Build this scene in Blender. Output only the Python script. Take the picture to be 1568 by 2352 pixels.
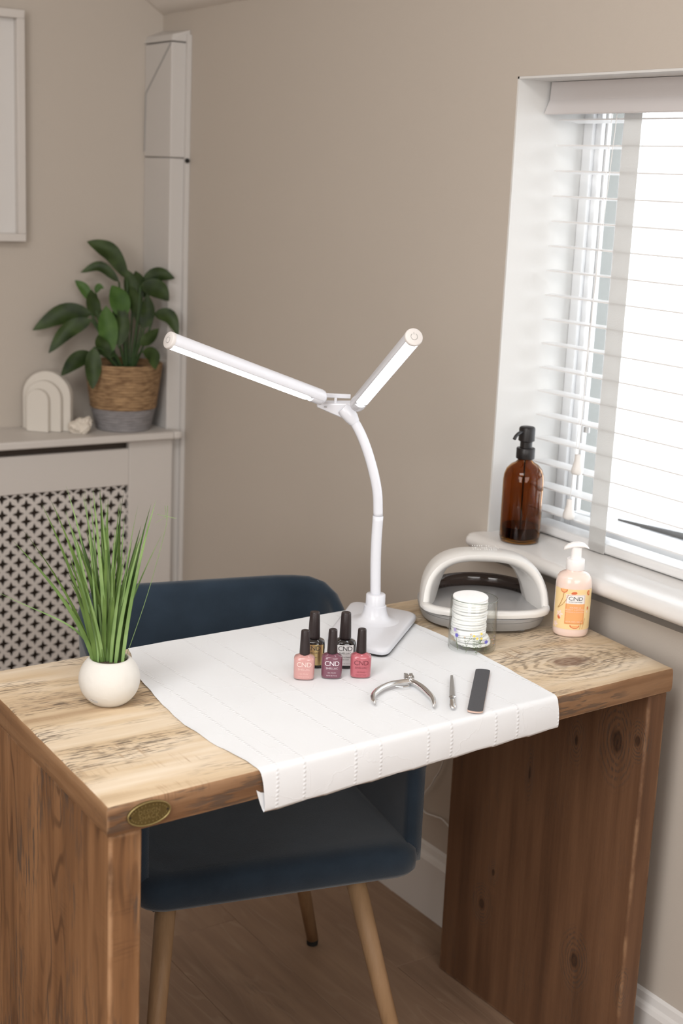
import bpy, bmesh, math, random
from mathutils import Vector, Matrix, noise
random.seed(7)
for o in list(bpy.data.objects): bpy.data.objects.remove(o)
SC = bpy.context.scene
COL = SC.collection
# ---------------------------------------------------------------- camera
PITCH, ROLL, AZ = math.radians(13.1346), math.radians(2.5194), math.radians(56.2249)
fwd = Vector((math.cos(AZ)*math.cos(PITCH), math.sin(AZ)*math.cos(PITCH), -math.sin(PITCH)))
r0 = Vector((math.sin(AZ), -math.cos(AZ), 0)); u0 = r0.cross(fwd)
rr = r0*math.cos(ROLL)+u0*math.sin(ROLL); uu = -r0*math.sin(ROLL)+u0*math.cos(ROLL)
cd = bpy.data.cameras.new('camera'); cam = bpy.data.objects.new('camera', cd); COL.objects.link(cam)
cam.matrix_world = Matrix(((rr.x,uu.x,-fwd.x,0),(rr.y,uu.y,-fwd.y,0),(rr.z,uu.z,-fwd.z,1.49),(0,0,0,1)))
cd.sensor_fit = 'VERTICAL'; cd.sensor_height = 36; cd.lens = 50; cd.clip_start = .05
cd.dof.use_dof = True; cd.dof.focus_distance = 2.16; cd.dof.aperture_fstop = 5.0
SC.camera = cam
# ---------------------------------------------------------------- world, lights, exposure
W = bpy.data.worlds.new('world'); SC.world = W; W.use_nodes = True
bg = W.node_tree.nodes['Background']; bg.inputs[0].default_value = (.93,.965,1,1); bg.inputs[1].default_value = 3.4
def area(name, loc, target, size, power, color=(1,1,1), sy=None):
    l = bpy.data.lights.new(name, 'AREA'); l.energy = power; l.color = color
    l.shape = 'RECTANGLE'; l.size = size; l.size_y = sy or size
    o = bpy.data.objects.new(name, l); COL.objects.link(o); o.location = loc
    o.rotation_euler = (Vector(target)-Vector(loc)).to_track_quat('-Z','Y').to_euler(); return o
area('opposite_fill_light', (-1.45,.35,1.55), (1.2,1.9,.8), 1.5, 40, (1,.99,.98), 1.3)  # added area light standing in for unseen windows; the wall has no opening
area('rear_fill_light', (.45,-1.25,1.6), (1.2,2.0,.8), 1.5, 27, (1,.995,.99), 1.3)  # added fill from behind the camera, no window built there
area('overhead_fill_light', (-.1,.8,2.62), (.25,1.15,0), 1.1, 34, (1,.99,.98))  # added overhead fill, no ceiling fitting behind it
vs = SC.view_settings; vs.view_transform = 'Standard'; vs.look = 'None'; vs.gamma = 1; vs.exposure = 0.2
vs.use_curve_mapping = False
# ---------------------------------------------------------------- materials
def newmat(name):
    m = bpy.data.materials.new(name); m.use_nodes = True
    nt = m.node_tree; return m, nt, nt.nodes['Principled BSDF']
def nd(nt, t, **k):
    n = nt.nodes.new(t)
    for a,b in k.items():
        if a.startswith('i_'): n.inputs[int(a[2:])].default_value = b
        else: setattr(n,a,b)
    return n
def srgb(r,g,b):
    f = lambda c: ((c/255+.055)/1.055)**2.4 if c>10 else c/255/12.92
    return (f(r),f(g),f(b),1)
def plain(name, col, rough=.5, metal=0, bump=0, bscale=200, spec=.5, var=0, vscale=8, coat=0, sheen=0, trans=0, ior=1.45, sss=0):
    m,nt,p = newmat(name)
    p.inputs['Base Color'].default_value = col; p.inputs['Roughness'].default_value = rough; p.inputs['Metallic'].default_value = metal
    p.inputs['Specular IOR Level'].default_value = spec; p.inputs['Coat Weight'].default_value = coat
    p.inputs['Sheen Weight'].default_value = sheen; p.inputs['Transmission Weight'].default_value = trans; p.inputs['IOR'].default_value = ior
    if sss: p.inputs['Subsurface Weight'].default_value = sss; p.inputs['Subsurface Radius'].default_value=(.02,.015,.01)
    tc = nd(nt,'ShaderNodeTexCoord')
    if var:
        n = nd(nt,'ShaderNodeTexNoise'); n.inputs['Scale'].default_value = vscale; n.inputs['Detail'].default_value = 4
        nt.links.new(tc.outputs['Object'], n.inputs['Vector'])
        mx = nd(nt,'ShaderNodeMix', data_type='RGBA')
        mx.inputs['A'].default_value = tuple(c*(1-var) for c in col[:3])+(1,); mx.inputs['B'].default_value = tuple(min(1,c*(1+var)) for c in col[:3])+(1,)
        nt.links.new(n.outputs[0], mx.inputs['Factor']); nt.links.new(mx.outputs['Result'], p.inputs['Base Color'])
    if bump:
        n = nd(nt,'ShaderNodeTexNoise'); n.inputs['Scale'].default_value = bscale; n.inputs['Detail'].default_value = 3
        nt.links.new(tc.outputs['Object'], n.inputs['Vector'])
        b = nd(nt,'ShaderNodeBump'); b.inputs['Strength'].default_value = bump; b.inputs['Distance'].default_value = .002
        nt.links.new(n.outputs[0], b.inputs['Height']); nt.links.new(b.outputs[0], p.inputs['Normal'])
    return m
def emis(name, col, s):
    m,nt,p = newmat(name); p.inputs['Emission Color'].default_value = col; p.inputs['Emission Strength'].default_value = s
    p.inputs['Base Color'].default_value = (.9,.9,.9,1); return m
def clearglass(name, tint=(1,1,1,1), refl=.06, rough=0, edge=0):
    m,nt,p = newmat(name); nt.nodes.remove(p); out = nt.nodes['Material Output']
    t = nd(nt,'ShaderNodeBsdfTransparent'); t.inputs[0].default_value = tint
    g = nd(nt,'ShaderNodeBsdfGlossy'); g.inputs['Roughness'].default_value = rough
    f = nd(nt,'ShaderNodeLayerWeight'); f.inputs[0].default_value = .5
    mm = nd(nt,'ShaderNodeMath', operation='MULTIPLY_ADD'); mm.inputs[1].default_value = .6; mm.inputs[2].default_value = refl*.5
    pw_ = nd(nt,'ShaderNodeMath', operation='POWER'); pw_.inputs[1].default_value = 4; nt.links.new(f.outputs['Facing'], pw_.inputs[0])
    nt.links.new(pw_.outputs[0], mm.inputs[0])
    if edge:   # thicker glass seen edge-on absorbs more
        e_ = nd(nt,'ShaderNodeMix', data_type='RGBA'); e_.inputs['A'].default_value = tint; e_.inputs['B'].default_value = (edge*.97,edge,edge*.96,1)
        p3 = nd(nt,'ShaderNodeMath', operation='POWER'); p3.inputs[1].default_value = 5; nt.links.new(f.outputs['Facing'], p3.inputs[0])
        nt.links.new(p3.outputs[0], e_.inputs['Factor']); nt.links.new(e_.outputs['Result'], t.inputs[0])
    x = nd(nt,'ShaderNodeMixShader'); nt.links.new(mm.outputs[0], x.inputs[0]); nt.links.new(t.outputs[0], x.inputs[1]); nt.links.new(g.outputs[0], x.inputs[2])
    nt.links.new(x.outputs[0], out.inputs[0]); return m
def M_(nt, op, a, b=None, c=None, clamp=False):
    n = nd(nt,'ShaderNodeMath', operation=op, use_clamp=clamp)
    for i,v in enumerate((a,b,c)):
        if v is None: continue
        if isinstance(v,(int,float)): n.inputs[i].default_value = v
        else: nt.links.new(v, n.inputs[i])
    return n.outputs[0]
def wood(name, light, mid, dark, axis='X', knots=(), fleck=.6, fleckcol=(.07,.055,.045,1), fsc=1.0, patch=.5, rough=.55, saw=.3, ringcol=None, gs=1.0, wear=0, lines=0, gw=.5, linecol=None):
    """light/mid/dark colours, grain running along an object axis; knots = (centre, size along grain, size across, core)"""
    m,nt,p = newmat(name); L = nt.links.new
    p.inputs['Roughness'].default_value = rough; p.inputs['Specular IOR Level'].default_value = .25
    tc = nd(nt,'ShaderNodeTexCoord'); co = tc.outputs['Object']
    ai = 'XYZ'.index(axis)
    def noise_(sl, sa, det=4, warp=None, off=0):
        mp = nd(nt,'ShaderNodeMapping'); s = [sa,sa,sa]; s[ai] = sl
        mp.inputs['Scale'].default_value = s; mp.inputs['Location'].default_value = (off,off,off)
        L(warp or co, mp.inputs[0]); n = nd(nt,'ShaderNodeTexNoise'); n.inputs['Scale'].default_value = 1; n.inputs['Detail'].default_value = det
        n.inputs['Roughness'].default_value = .6; L(mp.outputs[0], n.inputs['Vector']); return n.outputs[0]
    # ring field around knots
    dmin = None
    for (c,sl,sa,core) in knots:
        mp = nd(nt,'ShaderNodeVectorMath', operation='SUBTRACT'); L(co, mp.inputs[0]); mp.inputs[1].default_value = c
        sc = nd(nt,'ShaderNodeVectorMath', operation='DIVIDE'); s=[sa,sa,sa]; s[ai]=sl; L(mp.outputs[0], sc.inputs[0]); sc.inputs[1].default_value = s
        ln = nd(nt,'ShaderNodeVectorMath', operation='LENGTH'); L(sc.outputs[0], ln.inputs[0]); d = ln.outputs['Value']
        dmin = d if dmin is None else M_(nt,'MINIMUM', dmin, d)
    g1 = noise_(2.2*gs, 38*gs, 5); g2 = noise_(5*gs, 160*gs, 3, off=3); pt = noise_(2.2*gs, 9*gs, 3, off=7); pt2 = noise_(5*gs,14*gs,3,off=12)
    cr = nd(nt,'ShaderNodeValToRGB'); cr.color_ramp.elements[0].position=.3; cr.color_ramp.elements[0].color = dark
    cr.color_ramp.elements[1].position=.62; cr.color_ramp.elements[1].color = light
    e = cr.color_ramp.elements.new(.46); e.color = mid
    v = M_(nt,'ADD', M_(nt,'MULTIPLY', g1, gw), M_(nt,'MULTIPLY', pt, 1-gw))
    if dmin is not None:
        wob = M_(nt,'MULTIPLY_ADD', noise_(14,45,3,off=20), 1.1, dmin)
        ring = M_(nt,'SINE', M_(nt,'MULTIPLY', wob, 13))
        rm = M_(nt,'SUBTRACT', 1, M_(nt,'DIVIDE', dmin, 3.2), clamp=True)
        v = M_(nt,'ADD', v, M_(nt,'MULTIPLY', M_(nt,'MULTIPLY', ring, rm), -.06))
    L(v, cr.inputs[0]); colr = cr.outputs[0]
    def mix(fac, a, b):
        mx = nd(nt,'ShaderNodeMix', data_type='RGBA'); L(fac, mx.inputs['Factor'])
        L(a, mx.inputs['A'])
        if isinstance(b, tuple): mx.inputs['B'].default_value = b
        else: L(b, mx.inputs['B'])
        return mx.outputs['Result']
    if lines:   # pale cathedral grain lines
        lp = noise_(1.3,9,2,off=71); wv = M_(nt,'SINE', M_(nt,'MULTIPLY', lp, 95))
        lm_ = M_(nt,'MULTIPLY', M_(nt,'MULTIPLY', M_(nt,'SUBTRACT', wv, .55), 2.2, clamp=True), M_(nt,'MULTIPLY', M_(nt,'SUBTRACT', noise_(3,12,3,off=81), .45), 6, clamp=True))
        colr = mix(M_(nt,'MULTIPLY', lm_, lines), colr, linecol or srgb(168,146,124))
    # dark flecks in patches
    fl = noise_(38*fsc, 330*fsc, 2, off=31)
    fm = M_(nt,'MULTIPLY', M_(nt,'SUBTRACT', fl, .50), 11, clamp=True)
    pm = M_(nt,'MULTIPLY', M_(nt,'SUBTRACT', pt2, 1-patch), 7, clamp=True)
    ff = M_(nt,'MULTIPLY', M_(nt,'MULTIPLY', fm, pm), fleck)
    if dmin is not None and ringcol:
        # flecks gather on the rings of the big knot
        rb = M_(nt,'MULTIPLY', M_(nt,'MULTIPLY', M_(nt,'ADD', ring, .15, clamp=True), M_(nt,'MULTIPLY', M_(nt,'SUBTRACT', 3.6, dmin), .8, clamp=True)), M_(nt,'MULTIPLY', M_(nt,'SUBTRACT', fl, .40), 7, clamp=True))
        ff = M_(nt,'MAXIMUM', ff, M_(nt,'MULTIPLY', rb, .6))
    colr = mix(ff, colr, fleckcol)
    # cross-cut saw marks
    if saw:
        mp = nd(nt,'ShaderNodeMapping'); s=[14,14,14]; s[ai]=260; mp.inputs['Scale'].default_value = s; L(co, mp.inputs[0])
        n = nd(nt,'ShaderNodeTexNoise'); n.inputs['Scale'].default_value = 1; n.inputs['Detail'].default_value=2; L(mp.outputs[0], n.inputs['Vector'])
        sm = M_(nt,'MULTIPLY', M_(nt,'MULTIPLY', M_(nt,'SUBTRACT', n.outputs[0], .5), 5, clamp=True), M_(nt,'MULTIPLY', M_(nt,'SUBTRACT', noise_(6,16,2,off=44), .56), 8, clamp=True))
        colr = mix(M_(nt,'MULTIPLY', sm, saw), colr, dark)
    if dmin is not None:
        kd = M_(nt,'MULTIPLY', M_(nt,'SUBTRACT', 1.0, M_(nt,'ADD', dmin, M_(nt,'MULTIPLY_ADD', noise_(50,50,3,off=5), .6, -.3))), 2.2, clamp=True)
        kn = noise_(60,240,3,off=9)
        colr = mix(M_(nt,'MULTIPLY', kd, M_(nt,'MULTIPLY_ADD', kn, .8, .35)), colr, ringcol or tuple(c*.3 for c in dark[:3])+(1,))
    if wear:
        bv = nd(nt,'ShaderNodeBevel', samples=3); bv.inputs['Radius'].default_value = .006
        ge = nd(nt,'ShaderNodeNewGeometry'); dt = nd(nt,'ShaderNodeVectorMath', operation='DOT_PRODUCT'); L(bv.outputs[0], dt.inputs[0]); L(ge.outputs['Normal'], dt.inputs[1])
        wn = noise_(16,30,4,off=61)
        wf = M_(nt,'MULTIPLY', M_(nt,'MULTIPLY', M_(nt,'SUBTRACT', 1, dt.outputs['Value']), 14, clamp=True), M_(nt,'MULTIPLY', M_(nt,'SUBTRACT', wn, .42), 5, clamp=True))
        colr = mix(M_(nt,'MULTIPLY', wf, wear), colr, srgb(196,158,122))
    L(colr, p.inputs['Base Color'])
    b = nd(nt,'ShaderNodeBump'); b.inputs['Strength'].default_value=.35; b.inputs['Distance'].default_value=.0015
    L(M_(nt,'SUBTRACT', M_(nt,'ADD', g2, M_(nt,'MULTIPLY', g1, .6)), ff), b.inputs['Height']); L(b.outputs[0], p.inputs['Normal'])
    return m
m_wall = plain('wall_paint', (.515,.462,.405,1), .75, bump=.12, bscale=260, var=.015, vscale=2, spec=.25)
m_ceil = plain('ceiling_paint', (.78,.74,.69,1), .85, bump=.3, bscale=60)
m_white = plain('white_gloss_paint', (.70,.68,.66,1), .32, bump=.03, bscale=30, var=.01)
m_cover = plain('cream_white_board', (.62,.585,.55,1), .45, var=.01)
m_box = plain('boxing_paint', (.60,.575,.55,1), .5, bump=.1, bscale=60)
m_sill = plain('sill_gloss_paint', (.74,.72,.70,1), .18, bump=.08, bscale=25, var=.01)
m_reveal = plain('reveal_paint', (.68,.675,.66,1), .6, bump=.08, bscale=120)
m_blind = plain('blind_white', (.80,.80,.80,1), .35)
m_valance = plain('valance_white', (.62,.59,.585,1), .45)
m_tape = plain('blind_tape_cloth', (.62,.61,.60,1), .9, bump=.3, bscale=500)
def translucent(m, col, f):
    nt=m.node_tree; p=nt.nodes['Principled BSDF']; t=nd(nt,'ShaderNodeBsdfTranslucent'); t.inputs[0].default_value=col
    x=nd(nt,'ShaderNodeMixShader'); x.inputs[0].default_value=f; nt.links.new(p.outputs[0],x.inputs[1]); nt.links.new(t.outputs[0],x.inputs[2]); nt.links.new(x.outputs[0],nt.nodes['Material Output'].inputs[0])
translucent(m_tape,(.9,.9,.88,1),.42)
m_upvc = plain('window_plastic_white', (.84,.85,.86,1), .25)
m_glasspane = clearglass('window_glass')
m_grey = plain('grey_render', (.215,.222,.212,1), .9, bump=.2, bscale=60, var=.08)
m_interior_shade = plain('cabinet_interior_shade', (.10,.075,.058,1), .9)  # shade of the radiator cabinet interior put into the colour
m_blackgap = plain('dark_gap', (.02,.018,.016,1), .9)
m_lampw = plain('lamp_white_plastic', (.70,.71,.755,1), .3, coat=.2)
m_lampb = plain('black_rubber', (.015,.015,.015,1), .6)
m_led = emis('lamp_led_panel', (.94,.965,1,1), 7)
m_capgrey = plain('touch_cap_plastic', (.66,.63,.61,1), .4)
m_grey_print = plain('grey_print', (.33,.32,.31,1), .6)
m_pot = plain('white_plaster_pot', (.66,.64,.60,1), .8, bump=.35, bscale=90, var=.03, vscale=30)
m_soil = plain('soil', (.06,.045,.03,1), 1, bump=1, bscale=300, var=.5, vscale=200)
m_velvet = plain('blue_velvet', (.020,.033,.050,1), .9, sheen=.30, bump=.3, bscale=900, var=.45, vscale=14, spec=.15)
m_chrome = plain('polished_steel', (.72,.71,.70,1), .16, metal=1)
m_steel = plain('brushed_steel', (.50,.49,.48,1), .38, metal=1, bump=.3, bscale=500)
m_file = plain('grey_emery', (.085,.085,.092,1), .9, bump=.6, bscale=1500, var=.3, vscale=900)
m_card = plain('pink_card_edge', (.62,.45,.38,1), .8)
m_cap = plain('polish_cap_black', (.022,.014,.014,1), .38, bump=.15, bscale=600)
m_cotton = plain('cotton', (.93,.93,.93,1), 1, bump=.5, bscale=300)
m_amber = plain('amber_glass', (.40,.165,.022,1), .02, trans=1, ior=1.35)
m_liquid = plain('dark_liquid', (.035,.012,.004,1), .1)
m_blackp = plain('black_plastic', (.012,.010,.010,1), .38)
m_lotion = plain('pink_lotion', (.86,.68,.60,1), .25, coat=.5, sss=.2)
m_pumpw = plain('pump_white', (.90,.88,.87,1), .3)
m_jar = clearglass('jar_glass', (.985,.992,.985,1), .06, edge=.62)
m_uvw = plain('uv_lamp_white', (.76,.745,.72,1), .30)
m_uvi = plain('uv_lamp_inner_white', (.70,.685,.665,1), .38)
m_uvg = plain('uv_lamp_grey', (.33,.325,.32,1), .4)
m_uvm = plain('uv_lamp_tray', (.44,.44,.445,1), .2, metal=.3)
m_smoke = clearglass('smoked_plastic', (.30,.26,.25,1), .12, .05)
m_arch = plain('cream_plaster', (.66,.62,.56,1), .85, bump=.1, bscale=90)
m_rock = plain('cream_crystal', (.68,.62,.54,1), .6, bump=.5, bscale=60, var=.12, vscale=40)
m_cord = plain('white_cord', (.74,.73,.72,1), .6)
m_pull = plain('cream_wood_pull', (.74,.71,.68,1), .35)
m_brass = plain('aged_brass', (.155,.115,.042,1), .42, metal=.75, bump=.25, bscale=300, var=.25, vscale=60)
m_brassl = plain('aged_brass_light', (.30,.235,.10,1), .4, metal=.75)
m_mat = plain('picture_mount', (.70,.68,.66,1), .6)
m_beech = wood('beech_leg', (.36,.225,.125,1), (.31,.19,.10,1), (.24,.145,.075,1), 'Z', fleck=.25, patch=.45, saw=0, rough=.5, gs=1.5)
DTOP = wood('desk_top_limed', srgb(220,205,184), srgb(203,181,151), srgb(158,130,100), 'X',
    knots=(((1.507,1.583,.76),.042,.026,1),), fleck=.8, fleckcol=(.10,.075,.058,1), patch=.57, ringcol=(.165,.09,.06,1), saw=.75, gw=.42)
DEDGE = wood('desk_edge_brown', srgb(156,122,92), srgb(118,86,60), srgb(70,46,31), 'X', fleck=.65, patch=.62, saw=.85, fsc=.45, wear=.7, gs=.7, lines=.35, linecol=srgb(60,38,26))
DSIDE = wood('desk_side_brown', srgb(150,117,86), srgb(127,94,65), srgb(94,67,45), 'Y', fleck=.35, patch=.5, saw=.5, wear=.5)
DLEG = wood('desk_leg_brown', srgb(146,108,75), srgb(122,87,58), srgb(84,58,39), 'Z', fleck=.8, patch=.50, saw=.35, fsc=.5, gs=.8, wear=.8, gw=.62, lines=.6, linecol=srgb(58,38,26),
    knots=(((.652,1.56,.16),.05,.015,1),))
DPAN = wood('desk_panel_brown', srgb(116,84,61), srgb(99,70,50), srgb(76,53,38), 'Z', fleck=.25, patch=.48, saw=.15, gs=.8, wear=.7, gw=.6,
    knots=(((1.595,1.55,.62),.026,.0145,1),((1.595,1.64,.59),.016,.007,1),((1.595,1.506,.636),.013,.008,1),((1.590,1.60,.198),.020,.012,1),((1.586,1.845,.19),.014,.010,1),((1.586,1.82,.265),.009,.005,1),((1.590,1.745,.49),.018,.004,1),((1.595,1.485,.20),.014,.007,1)),
    ringcol=(.035,.018,.011,1))
m_plank = wood('floor_oak', srgb(158,131,108), srgb(142,116,96), srgb(115,93,76), 'Y', fleck=.3, patch=.45, saw=0, rough=.5, gs=.7, fsc=.5, lines=.45)
def paper_mat():
    m,nt,p = newmat('couch_roll_paper'); L = nt.links.new
    p.inputs['Base Color'].default_value = (.765,.78,.80,1); p.inputs['Roughness'].default_value = .8; p.inputs['Specular IOR Level'].default_value = .2
    tc = nd(nt,'ShaderNodeTexCoord'); sx = nd(nt,'ShaderNodeSeparateXYZ'); L(tc.outputs['UV'], sx.inputs[0])
    U,V = sx.outputs[0], sx.outputs[1]
    def row(off):
        f = M_(nt,'FRACT', M_(nt,'DIVIDE', M_(nt,'SUBTRACT', U, off), .125))
        d = M_(nt,'MULTIPLY', M_(nt,'MINIMUM', f, M_(nt,'SUBTRACT',1,f)), .125)
        return M_(nt,'SUBTRACT', 1, M_(nt,'DIVIDE', d, .0030), clamp=True)
    r = M_(nt,'ADD', row(.008), row(.050))
    dots = M_(nt,'MULTIPLY_ADD', M_(nt,'SINE', M_(nt,'MULTIPLY', V, 2*math.pi/.0058)), .5, .5)
    n = nd(nt,'ShaderNodeTexNoise'); n.inputs['Scale'].default_value = 14; n.inputs['Detail'].default_value=5; L(tc.outputs['UV'], n.inputs['Vector'])
    w = nd(nt,'ShaderNodeTexVoronoi', feature='DISTANCE_TO_EDGE'); w.inputs['Scale'].default_value = 5
    mp = nd(nt,'ShaderNodeVectorMath', operation='ADD'); L(tc.outputs['UV'], mp.inputs[0])
    sc = nd(nt,'ShaderNodeVectorMath', operation='SCALE'); L(n.outputs['Color'], sc.inputs[0]); sc.inputs['Scale'].default_value=.12; L(sc.outputs[0], mp.inputs[1]); L(mp.outputs[0], w.inputs['Vector'])
    cre = M_(nt,'MULTIPLY', M_(nt,'SUBTRACT', .010, w.outputs[0], clamp=True), 14)
    h = M_(nt,'ADD', M_(nt,'MULTIPLY', M_(nt,'MULTIPLY', r, dots), .8), M_(nt,'ADD', M_(nt,'MULTIPLY', n.outputs[0], .7), cre))
    b = nd(nt,'ShaderNodeBump'); b.inputs['Strength'].default_value=.55; b.inputs['Distance'].default_value=.0019
    L(h, b.inputs['Height']); L(b.outputs[0], p.inputs['Normal']); return m
m_paper = paper_mat()
def leafmat(name, a, b, stripes=False, rough=.45):
    m,nt,p = newmat(name); L = nt.links.new; p.inputs['Roughness'].default_value = rough; p.inputs['Specular IOR Level'].default_value=.22
    tc = nd(nt,'ShaderNodeTexCoord'); n = nd(nt,'ShaderNodeTexNoise'); n.inputs['Scale'].default_value = 25 if not stripes else 40
    L(tc.outputs['Object'], n.inputs['Vector']); mx = nd(nt,'ShaderNodeMix', data_type='RGBA'); mx.inputs['A'].default_value=a; mx.inputs['B'].default_value=b
    L(M_(nt,'MULTIPLY_ADD', n.outputs[0], 2.2, -.6, clamp=True), mx.inputs['Factor']); L(mx.outputs['Result'], p.inputs['Base Color']); return m
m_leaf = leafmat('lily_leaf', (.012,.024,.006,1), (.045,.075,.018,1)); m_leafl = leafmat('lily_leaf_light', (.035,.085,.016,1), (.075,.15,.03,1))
m_stem = plain('lily_stem', (.035,.07,.02,1), .5)
m_grassA = leafmat('grass_mid', (.055,.105,.022,1), (.13,.21,.055,1)); m_grassB = leafmat('grass_light', (.13,.23,.07,1), (.26,.38,.15,1)); m_grassC = leafmat('grass_dark', (.03,.06,.016,1), (.09,.15,.045,1))
# woven basket
def weave(name, a, b, sc):
    m,nt,p = newmat(name); L = nt.links.new; p.inputs['Roughness'].default_value=.85
    tc = nd(nt,'ShaderNodeTexCoord'); mp = nd(nt,'ShaderNodeMapping'); mp.inputs['Scale'].default_value = (40,40,160); L(tc.outputs['Object'], mp.inputs[0])
    n = nd(nt,'ShaderNodeTexNoise'); n.inputs['Scale'].default_value=1; n.inputs['Detail'].default_value=4; L(mp.outputs[0], n.inputs['Vector'])
    mx = nd(nt,'ShaderNodeMix', data_type='RGBA'); mx.inputs['A'].default_value=a; mx.inputs['B'].default_value=b
    L(M_(nt,'MULTIPLY_ADD', n.outputs[0], 2.6, -.8, clamp=True), mx.inputs['Factor']); L(mx.outputs['Result'], p.inputs['Base Color'])
    bb = nd(nt,'ShaderNodeBump'); bb.inputs['Strength'].default_value=.8; bb.inputs['Distance'].default_value=.004; L(n.outputs[0], bb.inputs['Height']); L(bb.outputs[0], p.inputs['Normal']); return m
m_seagrass = weave('seagrass_weave', (.17,.095,.045,1), (.42,.27,.14,1), 1); m_rope = weave('grey_rope', (.20,.19,.195,1), (.30,.285,.29,1), 1)
def polish(name, col): return plain(name, col, .3, coat=.9, metal=.0, var=.04, vscale=60)
# ---------------------------------------------------------------- mesh helpers
def obj(name, vf, mat, parent=None, smooth=False, bevel=0, seg=2, auto=None, loc=None, rotz=0):
    v,f = vf; me = bpy.data.meshes.new(name); me.from_pydata([tuple(a) for a in v], [], f); me.update()
    o = bpy.data.objects.new(name, me); COL.objects.link(o)
    if mat: me.materials.append(mat)
    bm = bmesh.new(); bm.from_mesh(me); bmesh.ops.recalc_face_normals(bm, faces=bm.faces); bm.to_mesh(me); bm.free()
    if smooth: me.shade_smooth() if hasattr(me,'shade_smooth') else [setattr(p,'use_smooth',True) for p in me.polygons]
    if auto is not None:
        me.shade_smooth(); me.set_sharp_from_angle(angle=math.radians(auto))
    if bevel:
        b = o.modifiers.new('bevel','BEVEL'); b.width = bevel; b.segments = seg; b.limit_method='ANGLE'; b.angle_limit = math.radians(40); b.harden_normals=False
        me.shade_smooth(); me.set_sharp_from_angle(angle=math.radians(50))
    if parent: o.parent = parent
    if loc is not None: o.location = loc
    if rotz: o.rotation_euler.z = rotz
    return o
def join(*vfs):
    V=[];F=[]
    for v,f in vfs:
        n=len(V); V+=list(v); F+=[tuple(i+n for i in a) for a in f]
    return V,F
def tr(vf, M): return [M@Vector(p) for p in vf[0]], vf[1]
def mv(vf, x,y,z): return [Vector(p)+Vector((x,y,z)) for p in vf[0]], vf[1]
def box(x0,x1,y0,y1,z0,z1):
    v=[(x,y,z) for x in (x0,x1) for y in (y0,y1) for z in (z0,z1)]
    return v,[(0,1,3,2),(4,6,7,5),(0,4,5,1),(2,3,7,6),(0,2,6,4),(1,5,7,3)]
def prism(pts, z0, z1):
    """closed 2-D outline (x,y) extruded in z"""
    n=len(pts); v=[(x,y,z0) for x,y in pts]+[(x,y,z1) for x,y in pts]
    f=[tuple(range(n))[::-1], tuple(range(n,2*n))]+[(i,(i+1)%n,n+(i+1)%n,n+i) for i in range(n)]; return v,f
def loft(rings, cap0=True, cap1=True, closed=True):
    n=len(rings[0]); v=[p for r in rings for p in r]; f=[]
    for k in range(len(rings)-1):
        for i in range(n if closed else n-1):
            j=(i+1)%n; f.append((k*n+i,k*n+j,(k+1)*n+j,(k+1)*n+i))
    if cap0: f.append(tuple(range(n))[::-1])
    if cap1: f.append(tuple(range((len(rings)-1)*n,len(rings)*n)))
    return v,f
def lathe(prof, n=40, sx=1, sy=1, pw=2, cap0=True, cap1=True):
    """prof = (radius, z); sx/sy oval scale; pw = superellipse power"""
    rings=[]
    for r,z in prof:
        ring=[]
        for i in range(n):
            a=2*math.pi*i/n; c,s=math.cos(a),math.sin(a)
            x=math.copysign(abs(c)**(2/pw),c); y=math.copysign(abs(s)**(2/pw),s); ring.append((r*sx*x,r*sy*y,z))
        rings.append(ring)
    return loft(rings,cap0,cap1)
def tube(path, rad, n=14, caps=True):
    P=[Vector(p) for p in path]; R=rad if isinstance(rad,(list,tuple)) else [rad]*len(P); rings=[]
    t=(P[1]-P[0]).normalized(); up=Vector((0,0,1)) if abs(t.z)<.9 else Vector((1,0,0)); a=t.cross(up).normalized()
    for i,p in enumerate(P):
        t=(P[min(i+1,len(P)-1)]-P[max(i-1,0)]).normalized(); a=(a-t*a.dot(t)).normalized(); b=t.cross(a)
        rings.append([p+a*math.cos(2*math.pi*k/n)*R[i]+b*math.sin(2*math.pi*k/n)*R[i] for k in range(n)])
    return loft(rings,caps,caps)
def spline(pts, m=8):
    P=[Vector(p) for p in pts]; Q=[P[0]*2-P[1]]+P+[P[-1]*2-P[-2]]; out=[]
    for i in range(1,len(Q)-2):
        for k in range(m):
            t=k/m; a,b,c,d=Q[i-1],Q[i],Q[i+1],Q[i+2]
            out.append(.5*((2*b)+(c-a)*t+(2*a-5*b+4*c-d)*t*t+(3*b-a-3*c+d)*t**3))
    return out+[P[-1]]
def tag(o,label,cat,group=None):
    o['label']=label; o['category']=cat
    if group: o['group']=group
    return o
def thing(name,label,cat,loc=(0,0,0),rotz=0,group=None):
    o=bpy.data.objects.new(name,None); COL.objects.link(o); o.location=loc; o.rotation_euler.z=rotz; o.empty_display_size=.05
    return tag(o,label,cat,group)
def struct(name,vf,mat,parent=None,**k):
    o=obj(name,vf,mat,parent,**k); 
    if not parent: o['kind']='structure'
    return o
_tc={}
def textvf(s, size, spacing=1.0, depth=.0):
    cu=bpy.data.curves.new('t','FONT'); cu.body=s; cu.size=size; cu.align_x='CENTER'; cu.align_y='CENTER'; cu.space_character=spacing
    cu.extrude=depth; cu.resolution_u=3
    o=bpy.data.objects.new('t',cu); COL.objects.link(o); bpy.context.view_layer.update()
    me=bpy.data.meshes.new_from_object(o.evaluated_get(bpy.context.evaluated_depsgraph_get()))
    v=[p.co.copy() for p in me.vertices]; f=[tuple(p.vertices) for p in me.polygons]
    bpy.data.objects.remove(o); bpy.data.curves.remove(cu); bpy.data.meshes.remove(me); return v,f
VIEWROT = math.radians(-33.775)
R = math.radians
# ================================================================= SETTING
XW=1.70; YB=3.46
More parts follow.
